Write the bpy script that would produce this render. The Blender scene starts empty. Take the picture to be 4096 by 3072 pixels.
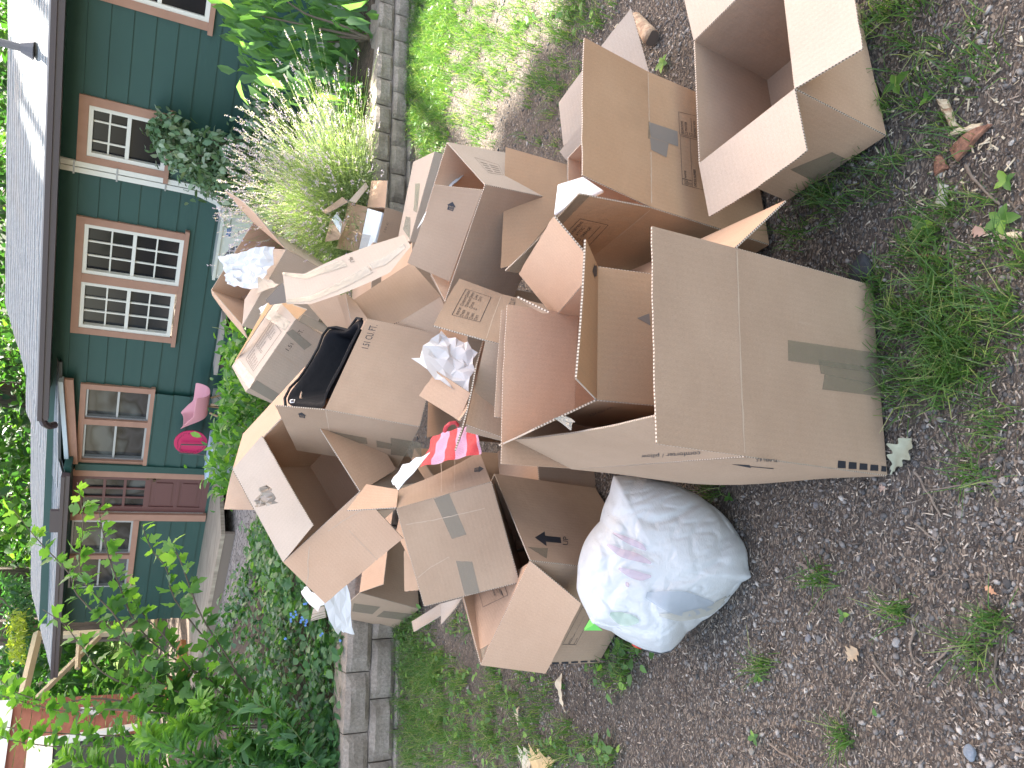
import bpy, math, random
import numpy as np
from mathutils import Vector, Matrix, noise as mnoise
rng=np.random.default_rng(7); random.seed(7)
SC=bpy.context.scene; COL=SC.collection
# ---------------------------------------------------------------- camera
TH=math.radians(26.757); RO=math.radians(6.086); FP=2958.0; HC=1.62
r_=np.array([1,0,0.]); u_=np.array([0,math.sin(TH),math.cos(TH)]); f_=np.array([0,math.cos(TH),-math.sin(TH)])
RR=r_*math.cos(RO)+u_*math.sin(RO); UU=-r_*math.sin(RO)+u_*math.cos(RO); FF=f_
cam=bpy.data.cameras.new('camera'); camo=bpy.data.objects.new('camera',cam); COL.objects.link(camo)
M=Matrix.Identity(4)
for i,v in enumerate((-UU,RR,-FF)):
    for j in range(3): M[j][i]=float(v[j])
M[2][3]=HC; camo.matrix_world=M
cam.sensor_width=36; cam.lens=26.0; cam.clip_start=.05; cam.clip_end=400; SC.camera=camo
# ---------------------------------------------------------------- light
SUN_EL=math.radians(52); SUN_AZ=math.radians(28)   # azimuth measured from +Y toward +X
w=bpy.data.worlds.new('World'); SC.world=w; w.use_nodes=True; nt=w.node_tree
bg=nt.nodes['Background']; sky=nt.nodes.new('ShaderNodeTexSky'); sky.sky_type='NISHITA'; sky.sun_disc=False
sky.sun_elevation=SUN_EL; sky.sun_rotation=SUN_AZ; sky.air_density=1.0; sky.dust_density=3.0; sky.ozone_density=1.0
tint=nt.nodes.new('ShaderNodeMix'); tint.data_type='RGBA'; tint.blend_type='MULTIPLY'; tint.inputs[0].default_value=1.; tint.inputs[7].default_value=(1.0,.84,.68,1)   # hazy bright overcast veil, less blue than a clear sky
nt.links.new(sky.outputs[0],tint.inputs[6]); nt.links.new(tint.outputs[2],bg.inputs[0]); bg.inputs[1].default_value=0.15
sd=np.array([math.cos(SUN_EL)*math.sin(SUN_AZ),math.cos(SUN_EL)*math.cos(SUN_AZ),math.sin(SUN_EL)])
sl=bpy.data.lights.new('sun','SUN'); sl.energy=5.0; sl.angle=math.radians(.5); sl.color=(1,.95,.86)
so=bpy.data.objects.new('sun',sl); COL.objects.link(so); so.rotation_euler=Vector(sd).to_track_quat('Z','Y').to_euler()
SC.view_settings.view_transform='Standard'; SC.view_settings.look='None'; SC.view_settings.exposure=2.83
SC.view_settings.gamma=1; SC.view_settings.use_curve_mapping=False
SC.render.engine='CYCLES'; SC.cycles.max_bounces=6; SC.cycles.use_denoising=True
# ---------------------------------------------------------------- photo survey: pixel -> ray -> metric point
CR={'C1':(0,0,2.1602),'C2':(0,768,2.1602),'C3':(0,1536,2.1602),'C4':(0,2304,2.1602),'D1':(800,600,2.1602),'D2':(800,1200,2.1602),'D3':(800,1800,2.1602),'D4':(1600,500,2.1602),'E1':(1600,1100,2.1602),'E2':(1500,1700,2.1602),'E3':(2200,0,2.1602),'E4':(2100,700,2.1602),'G1':(2500,800,1.7281),'G2':(2500,1500,1.7281),'G3':(2000,1900,1.7281),'G4':(2700,0,1.7281),'H1':(1200,0,1.7281),'H2':(1200,2112,1.7281),'H3':(2816,2112,1.7281),'F':(0,0,.54004),'S':(0,0,1.),'K1':(820,740,4.3203),'K2':(820,1060,4.3203),'K3':(1240,660,4.3203),'L':(800,2000,1.5475),'R':(700,0,2.212),'Z':(3400,500,3.178)}
def P(c,x,y): o=CR[c]; return (o[0]+x/o[2],o[1]+y/o[2])
def ray(p): return RR*(-(p[1]-1536)/FP)+UU*(-(p[0]-2048)/FP)+FF
def pt(c,x,y,d): return ray(P(c,x,y))*d+np.array([0,0,HC])
def proj(X):
    v=np.asarray(X)-np.array([0,0,HC]); z=max(float(v@FF),1e-3); return np.array([2048-FP*float(v@UU)/z,1536-FP*float(v@RR)/z])
def gp(c,x,y,z=0.0):
    r=ray(P(c,x,y)); return r*((z-HC)/r[2])+np.array([0,0,HC])
# ---------------------------------------------------------------- materials
MATS={}
def mat(name,col=(.5,.5,.5),rough=.6,metal=0,**k):
    if name in MATS:return MATS[name]
    m=bpy.data.materials.new(name); m.use_nodes=True; nt=m.node_tree; b=nt.nodes['Principled BSDF']
    b.inputs['Base Color'].default_value=(*col,1); b.inputs['Roughness'].default_value=rough; b.inputs['Metallic'].default_value=metal
    if 'spec' in k: b.inputs['Specular IOR Level'].default_value=k['spec']
    if 'trans' in k: b.inputs['Transmission Weight'].default_value=k['trans']
    if 'alpha' in k: b.inputs['Alpha'].default_value=k['alpha']
    MATS[name]=m; return m
class N:
    def __init__(s,m): s.t=m.node_tree; s.b=s.t.nodes['Principled BSDF']
    def n(s,typ,**kw):
        x=s.t.nodes.new('ShaderNode'+typ)
        for a,v in kw.items():
            if a in('op',): x.operation=v
            elif a=='blend': x.blend_type=v
            elif a=='dt': x.data_type=v
            else: setattr(x,a,v)
        return x
    def l(s,a,b): s.t.links.new(a,b)
    def coord(s,kind='Object'): return s.n('TexCoord').outputs[kind]
    def mapping(s,vec,scale=(1,1,1),rot=(0,0,0)):
        m=s.n('Mapping'); s.l(vec,m.inputs[0]); m.inputs['Scale'].default_value=scale; m.inputs['Rotation'].default_value=rot; return m.outputs[0]
    def noise(s,vec,scale,detail=4,rough=.5):
        x=s.n('TexNoise'); s.l(vec,x.inputs['Vector']); x.inputs['Scale'].default_value=scale; x.inputs['Detail'].default_value=detail; x.inputs['Roughness'].default_value=rough; return x.outputs['Fac']
    def vor(s,vec,scale,out='Distance',**kw):
        x=s.n('TexVoronoi',**kw); s.l(vec,x.inputs['Vector']); x.inputs['Scale'].default_value=scale; return x.outputs[out]
    def ramp(s,fac,stops):
        x=s.n('ValToRGB'); s.l(fac,x.inputs[0]); e=x.color_ramp.elements
        while len(e)<len(stops): e.new(.5)
        for i,(p,c) in enumerate(stops): e[i].position=p; e[i].color=(*c,1) if len(c)==3 else c
        return x.outputs[0]
    def mix(s,fac,a,b,blend='MIX'):
        x=s.n('Mix',data_type='RGBA',blend_type=blend)
        for sock,v in ((x.inputs[0],fac),(x.inputs[6],a),(x.inputs[7],b)):
            if isinstance(v,(int,float)): sock.default_value=v
            elif isinstance(v,tuple): sock.default_value=(*v,1)
            else: s.l(v,sock)
        return x.outputs[2]
    def math(s,op,a,b=0.):
        x=s.n('Math',op=op)
        for i,v in enumerate((a,b)):
            if isinstance(v,(int,float)): x.inputs[i].default_value=v
            else: s.l(v,x.inputs[i])
        return x.outputs[0]
    def bump(s,h,dist=.002,strength=1.):
        x=s.n('Bump'); s.l(h,x.inputs['Height']); x.inputs['Distance'].default_value=dist; x.inputs['Strength'].default_value=strength; s.l(x.outputs[0],s.b.inputs['Normal']); return x
    def col(s,c): s.l(c,s.b.inputs['Base Color'])
def card_mat(name,c1,c2):
    m=mat(name,c1,.82,spec=.25); n=N(m); uv=n.coord('UV')
    big=n.noise(uv,3.5,4,.6); fib=n.noise(n.mapping(uv,(900,140,1)),1,3,.7); spk=n.noise(uv,420,2,.8)
    c=n.mix(n.ramp(big,[(.3,(0,0,0)),(.7,(1,1,1))]),c1,c2); dm=n.noise(uv,1.6,5,.65); c=n.mix(n.ramp(dm,[(.60,(0,0,0)),(.72,(.30,.30,.30))]),c,tuple(v*.62 for v in c1))
    d=n.ramp(fib,[(.25,(.80,.79,.77)),(.75,(1.08,1.08,1.08))]); c=n.mix(1.,c,d,'MULTIPLY')
    sp=n.ramp(spk,[(.28,(.78,.76,.74)),(.42,(1,1,1)),(.7,(1.06,1.06,1.06))]); c=n.mix(.8,c,sp,'MULTIPLY')
    wv=n.n('TexWave',wave_type='BANDS',bands_direction='X'); n.l(uv,wv.inputs['Vector']); wv.inputs['Scale'].default_value=22; wv.inputs['Distortion'].default_value=.6
    st=n.ramp(wv.outputs['Fac'],[(0,(.955,.955,.955)),(1,(1,1,1))]); c=n.mix(.6,c,st,'MULTIPLY')
    # handling scuffs
    sc=n.noise(n.mapping(uv,(14,3,1),(0,0,.6)),1,6,.7); c=n.mix(n.ramp(sc,[(.66,(0,0,0)),(.74,(.22,.22,.22))]),c,(.62,.52,.43)); n.col(c)
    cr=n.noise(uv,16,5,.6); h=n.math('ADD',n.math('MULTIPLY',wv.outputs['Fac'],.12),n.math('ADD',n.math('MULTIPLY',fib,.15),n.math('MULTIPLY',cr,2.2))); n.bump(h,.0016,.75)
    return m
CARD=[card_mat('cardboard_outer',(.36,.255,.182),(.42,.305,.222)),card_mat('cardboard_inner',(.50,.33,.225),(.55,.375,.265)),card_mat('cardboard_pale',(.47,.385,.315),(.52,.435,.36)),card_mat('cardboard_orange',(.52,.30,.15),(.56,.34,.18))]
CARD.append(card_mat('cardboard_warm',(.40,.255,.155),(.45,.30,.19)))
m=mat('cardboard_edge',(.5,.42,.33),.9); n=N(m); uv=n.coord('UV'); wv=n.n('TexWave',wave_type='BANDS',bands_direction='X'); n.l(uv,wv.inputs['Vector']); wv.inputs['Scale'].default_value=40; wv.inputs['Distortion'].default_value=.8
n.col(n.ramp(wv.outputs['Fac'],[(.35,(.16,.12,.09)),(.6,(.58,.5,.41))])); EDGE=m
INK=mat('black_print_ink',(.018,.02,.028),.6); INKG=mat('grey_arrow_print',(.19,.155,.13),.8); n=N(INK)
def tape_mat(name,c,a):
    m=mat(name,c,.22,alpha=a,spec=.6); n=N(m); uv=n.coord('Object'); h=n.noise(n.mapping(uv,(60,60,60)),1,4,.6); h2=n.vor(uv,45); n.bump(n.math('ADD',h,n.math('MULTIPLY',h2,.6)),.002,.9); return m
TAPE=tape_mat('packing_tape',(.25,.215,.16),.62); TAPE2=tape_mat('wrinkled_shiny_tape',(.33,.31,.26),.72)
# ---------------------------------------------------------------- mesh helpers
def setp(o,label=None,cat=None,group=None,kind=None):
    if label:o['label']=label
    if cat:o['category']=cat
    if group:o['group']=group
    if kind:o['kind']=kind
    return o
def empty(name,loc,label,cat,group=None):
    o=bpy.data.objects.new(name,None); COL.objects.link(o); o.location=[float(v) for v in loc]; o.empty_display_size=.1; setp(o,label,cat,group); return o
def link(name,me,parent=None,m=None):
    o=bpy.data.objects.new(name,me); COL.objects.link(o)
    if m is not None: me.materials.append(m)
    if parent is not None:
        o.parent=parent; o.matrix_parent_inverse=Matrix.Translation(-Vector(parent.location)) if parent.parent is None else Matrix.Identity(4)
    return o
def pyd(name,v,f,m=None,parent=None,uv=None,smooth=False,mi=None,mats=None):
    me=bpy.data.meshes.new(name); me.from_pydata([tuple(map(float,a)) for a in v],[],f)
    if uv is not None:
        l=me.uv_layers.new(name='UV')
        fl=np.array([c for fc in uv for q in fc for c in q],dtype=np.float32); l.data.foreach_set('uv',fl)
    if mats: 
        for q in mats: me.materials.append(q)
    elif m is not None: me.materials.append(m)
    if mi is not None: me.polygons.foreach_set('material_index',mi)
    if smooth: me.polygons.foreach_set('use_smooth',[True]*len(f))
    me.update(); return link(name,me,parent)
def npmesh(name,V,Fc,m,parent=None,smooth=False,var=None,k=None):
    """V (n,3), Fc (f,k) index array"""
    me=bpy.data.meshes.new(name); k=Fc.shape[1]
    me.vertices.add(len(V)); me.vertices.foreach_set('co',V.astype(np.float32).ravel())
    me.loops.add(Fc.size); me.loops.foreach_set('vertex_index',Fc.astype(np.int32).ravel())
    me.polygons.add(len(Fc)); me.polygons.foreach_set('loop_start',np.arange(0,Fc.size,k,dtype=np.int32))
    try: me.polygons.foreach_set('loop_total',np.full(len(Fc),k,dtype=np.int32))
    except Exception: pass
    if smooth: me.polygons.foreach_set('use_smooth',np.ones(len(Fc),dtype=bool))
    if var is not None:
        a=me.attributes.new('var','FLOAT','POINT'); a.data.foreach_set('value',var.astype(np.float32))
    me.materials.append(m); me.update(calc_edges=True); me.validate(); return link(name,me,parent)
class MB:
    def __init__(s): s.v=[]; s.f=[]
    def add(s,v,f): b=len(s.v); s.v+=[tuple(map(float,a)) for a in v]; s.f+=[tuple(i+b for i in q) for q in f]
    def hexa(s,c8): s.add(c8,[(0,3,2,1),(4,5,6,7),(0,1,5,4),(1,2,6,5),(2,3,7,6),(3,0,4,7)])
    def tube(s,pts,r,k=6,r2=None,cap=True):
        pts=[np.array(p,float) for p in pts]; n=len(pts); r2=r if r2 is None else r2; base=len(s.v); prev=None
        for i,p in enumerate(pts):
            t=pts[min(i+1,n-1)]-pts[max(i-1,0)]; t/=np.linalg.norm(t)+1e-9
            a=np.array([0,0,1.]) if abs(t[2])<.9 else np.array([1.,0,0]); 
            if prev is not None: a=prev
            x=np.cross(t,a); x/=np.linalg.norm(x)+1e-9; y=np.cross(x,t); prev=y
            rr=r+(r2-r)*i/(n-1)
            for j in range(k): s.v.append(tuple(p+rr*(math.cos(2*math.pi*j/k)*x+math.sin(2*math.pi*j/k)*y)))
        for i in range(n-1):
            for j in range(k): s.f.append((base+i*k+j,base+i*k+(j+1)%k,base+(i+1)*k+(j+1)%k,base+(i+1)*k+j))
        if cap: s.f.append(tuple(base+j for j in range(k))[::-1]); s.f.append(tuple(base+(n-1)*k+j for j in range(k)))
    def build(s,name,m,parent=None,smooth=False): return pyd(name,s.v,s.f,m,parent,smooth=smooth)
def jit(p,i): return mnoise.noise(Vector((p[0]*i,p[1]*i,p[2]*i)))
# ---------------------------------------------------------------- cardboard panels
class Panel:
    def __init__(s,quad,bow=0.,seed=0,warp=.0):
        s.q=[np.array(a,float) for a in quad]; s.bow=bow; s.seed=seed; s.warp=warp
        n=np.cross(s.q[1]-s.q[0],s.q[3]-s.q[0]); s.n=n/(np.linalg.norm(n)+1e-9)
        s.lu=(np.linalg.norm(s.q[1]-s.q[0])+np.linalg.norm(s.q[2]-s.q[3]))/2; s.lv=(np.linalg.norm(s.q[3]-s.q[0])+np.linalg.norm(s.q[2]-s.q[1]))/2
    def S(s,u,v):
        a,b,c,d=s.q; p=(1-u)*(1-v)*a+u*(1-v)*b+u*v*c+(1-u)*v*d
        k=math.sin(math.pi*min(max(u,0),1))*(math.sin(math.pi*min(max(v,0),1)) if s.warp==0 else min(max(v,0),1))
        return p+s.n*(s.bow*k)
    def uv_of(s,px):
        px=np.array(px); u=v=.5
        for _ in range(25):
            e=proj(s.S(u,v))-px
            if abs(e).max()<.02:break
            h=1e-4; J=np.array([(proj(s.S(u+h,v))-px-e)/h,(proj(s.S(u,v+h))-px-e)/h]).T
            try: d=np.linalg.solve(J,-e)
            except np.linalg.LinAlgError: break
            d=np.clip(d,-.5,.5); u+=d[0]; v+=d[1]
        return u,v
def make_panel(name,pan,m,parent,t=.0045,nu=10,nv=10,rag=0.,crease=None):
    lu,lv=pan.lu,pan.lv; V=[];F=[];UV=[];MI=[]
    us=[i/nu for i in range(nu+1)]; vs=[j/nv for j in range(nv+1)]
    def nz(u,v): return rag*mnoise.noise(Vector((u*lu*40+pan.seed*9,v*lv*40,pan.seed)))
    for s_ in(1,-1):
        for v in vs:
            for u in us:
                p=pan.S(u,v)
                if rag and v==1: p=p+(p-pan.S(u,.95))/(.05*max(lv,.01))*(nz(u,1)-rag*.3)
                if crease and abs(v-crease)<.5/nv: p=p-pan.n*.002
                V.append(p+pan.n*t/2*s_)
    W=nu+1; H=(nu+1)*(nv+1)
    ox=pan.seed*1.37
    uvp=lambda i,j:(us[i]*lu+ox,vs[j]*lv+ox)
    for j in range(nv):
        for i in range(nu):
            a,b,c,d=j*W+i,j*W+i+1,(j+1)*W+i+1,(j+1)*W+i; q=[uvp(i,j),uvp(i+1,j),uvp(i+1,j+1),uvp(i,j+1)]
            F.append((a,b,c,d)); UV.append(q); MI.append(0)
            F.append((d+H,c+H,b+H,a+H)); UV.append(q[::-1]); MI.append(1)
    def side(seq,L):
        for k in range(len(seq)-1):
            a,b=seq[k],seq[k+1]; F.append((b,a,a+H,b+H)); x0,x1=L*k/(len(seq)-1),L*(k+1)/(len(seq)-1); UV.append([(x1,0),(x0,0),(x0,t),(x1,t)]); MI.append(2)
    side([i for i in range(W)],lu); side([nv*W+i for i in range(W)][::-1],lu); side([j*W for j in range(nv+1)][::-1],lv); side([j*W+nu for j in range(nv+1)],lv)
    return pyd(name,V,F,parent=parent,uv=UV,mi=MI,mats=[m[0],m[1],EDGE],smooth=False)
_tc={}
def text_mesh(s):
    if s in _tc:return _tc[s]
    cu=bpy.data.curves.new('t','FONT'); cu.body=s; cu.resolution_u=3; cu.fill_mode='FRONT'; o=bpy.data.objects.new('t',cu); COL.objects.link(o)
    bpy.context.view_layer.update(); dg=bpy.context.evaluated_depsgraph_get(); me=bpy.data.meshes.new_from_object(o.evaluated_get(dg))
    v=[(a.co.x,a.co.y) for a in me.vertices]; f=[tuple(p.vertices) for p in me.polygons]
    bpy.data.objects.remove(o); bpy.data.curves.remove(cu); bpy.data.meshes.remove(me)
    xs=[a[0] for a in v]; x0,x1=min(xs),max(xs); ch=.70
    _tc[s]=([((a[0]-x0)/(x1-x0),a[1]/ch) for a in v],f,(x1-x0)/ch); return _tc[s]
def it_text(s,x0,y0,x1,y1):
    """text stretched into a rectangle of the unit square (cap height = y1-y0)"""
    v,f,_=text_mesh(s); return [(x0+(x1-x0)*a,y0+(y1-y0)*b) for a,b in v],f
def it_rect(x0,y0,x1,y1,n=1):
    k=max(1,n); v=[];f=[]
    for i in range(k+1):
        x=x0+(x1-x0)*i/k; v+=[(x,y0),(x,y1)]
    for i in range(k): f.append((2*i,2*i+2,2*i+3,2*i+1))
    return v,f
def it_frame(x0,y0,x1,y1,tx,ty):
    return [it_rect(x0,y0,x1,y0+ty,6),it_rect(x0,y1-ty,x1,y1,6),it_rect(x0,y0,x0+tx,y1,3),it_rect(x1-tx,y0,x1,y1,3)]
def it_poly(p): return list(p),[tuple(range(len(p)))]
def decal(name,pan,quad,items,m,parent,off=.0031,t=.0045):
    """items drawn in a unit square whose TL,TR,BR,BL corners sit at surveyed points of the panel"""
    q=[pan.uv_of(P(*a)) for a in quad]; V=[];F=[]
    for v,f in items:
        b=len(V)
        for a,c in v:
            u_=(1-c)*((1-a)*q[3][0]+a*q[2][0])+c*((1-a)*q[0][0]+a*q[1][0]); v_=(1-c)*((1-a)*q[3][1]+a*q[2][1])+c*((1-a)*q[0][1]+a*q[1][1])
            p=pan.S(u_,v_); s=1 if float((np.array([0,0,HC])-p)@pan.n)>0 else -1
            V.append(p+pan.n*s*off)
        F+=[tuple(i+b for i in x) for x in f]
    return pyd(name,V,F,m,parent)
def form_items():
    I=it_frame(0,0,1,1,.008,.02)
    cols=[(.05,['BEDROOMS','MASTER','GUEST','GIRLS','BOYS']),(.38,['LIVING ROOM','DINING ROOM','KITCHEN','']),(.72,['BATHROOM','BASEMENT','GARAGE','ATTIC'])]
    for x,ws in cols:
        for i,wd in enumerate(ws):
            y=.8-.165*i
            if wd: L=.021*len(wd)+.02; I.append(it_text(wd,x+(.05 if wd!='BEDROOMS' else 0),y,x+.05+L,y+.085))
            if wd!='BEDROOMS': I+=it_frame(x-.02,y-.01,x+.03,y+.1,.006,.015)
    return I
HOUSEARROW=[(.15,0),(.85,0),(.85,.5),(1,.5),(.5,1),(0,.5),(.15,.5)]
UPARROW=[(.3,0),(.7,0),(.7,.55),(1,.5),(.5,1),(0,.5),(.3,.55)]

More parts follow.
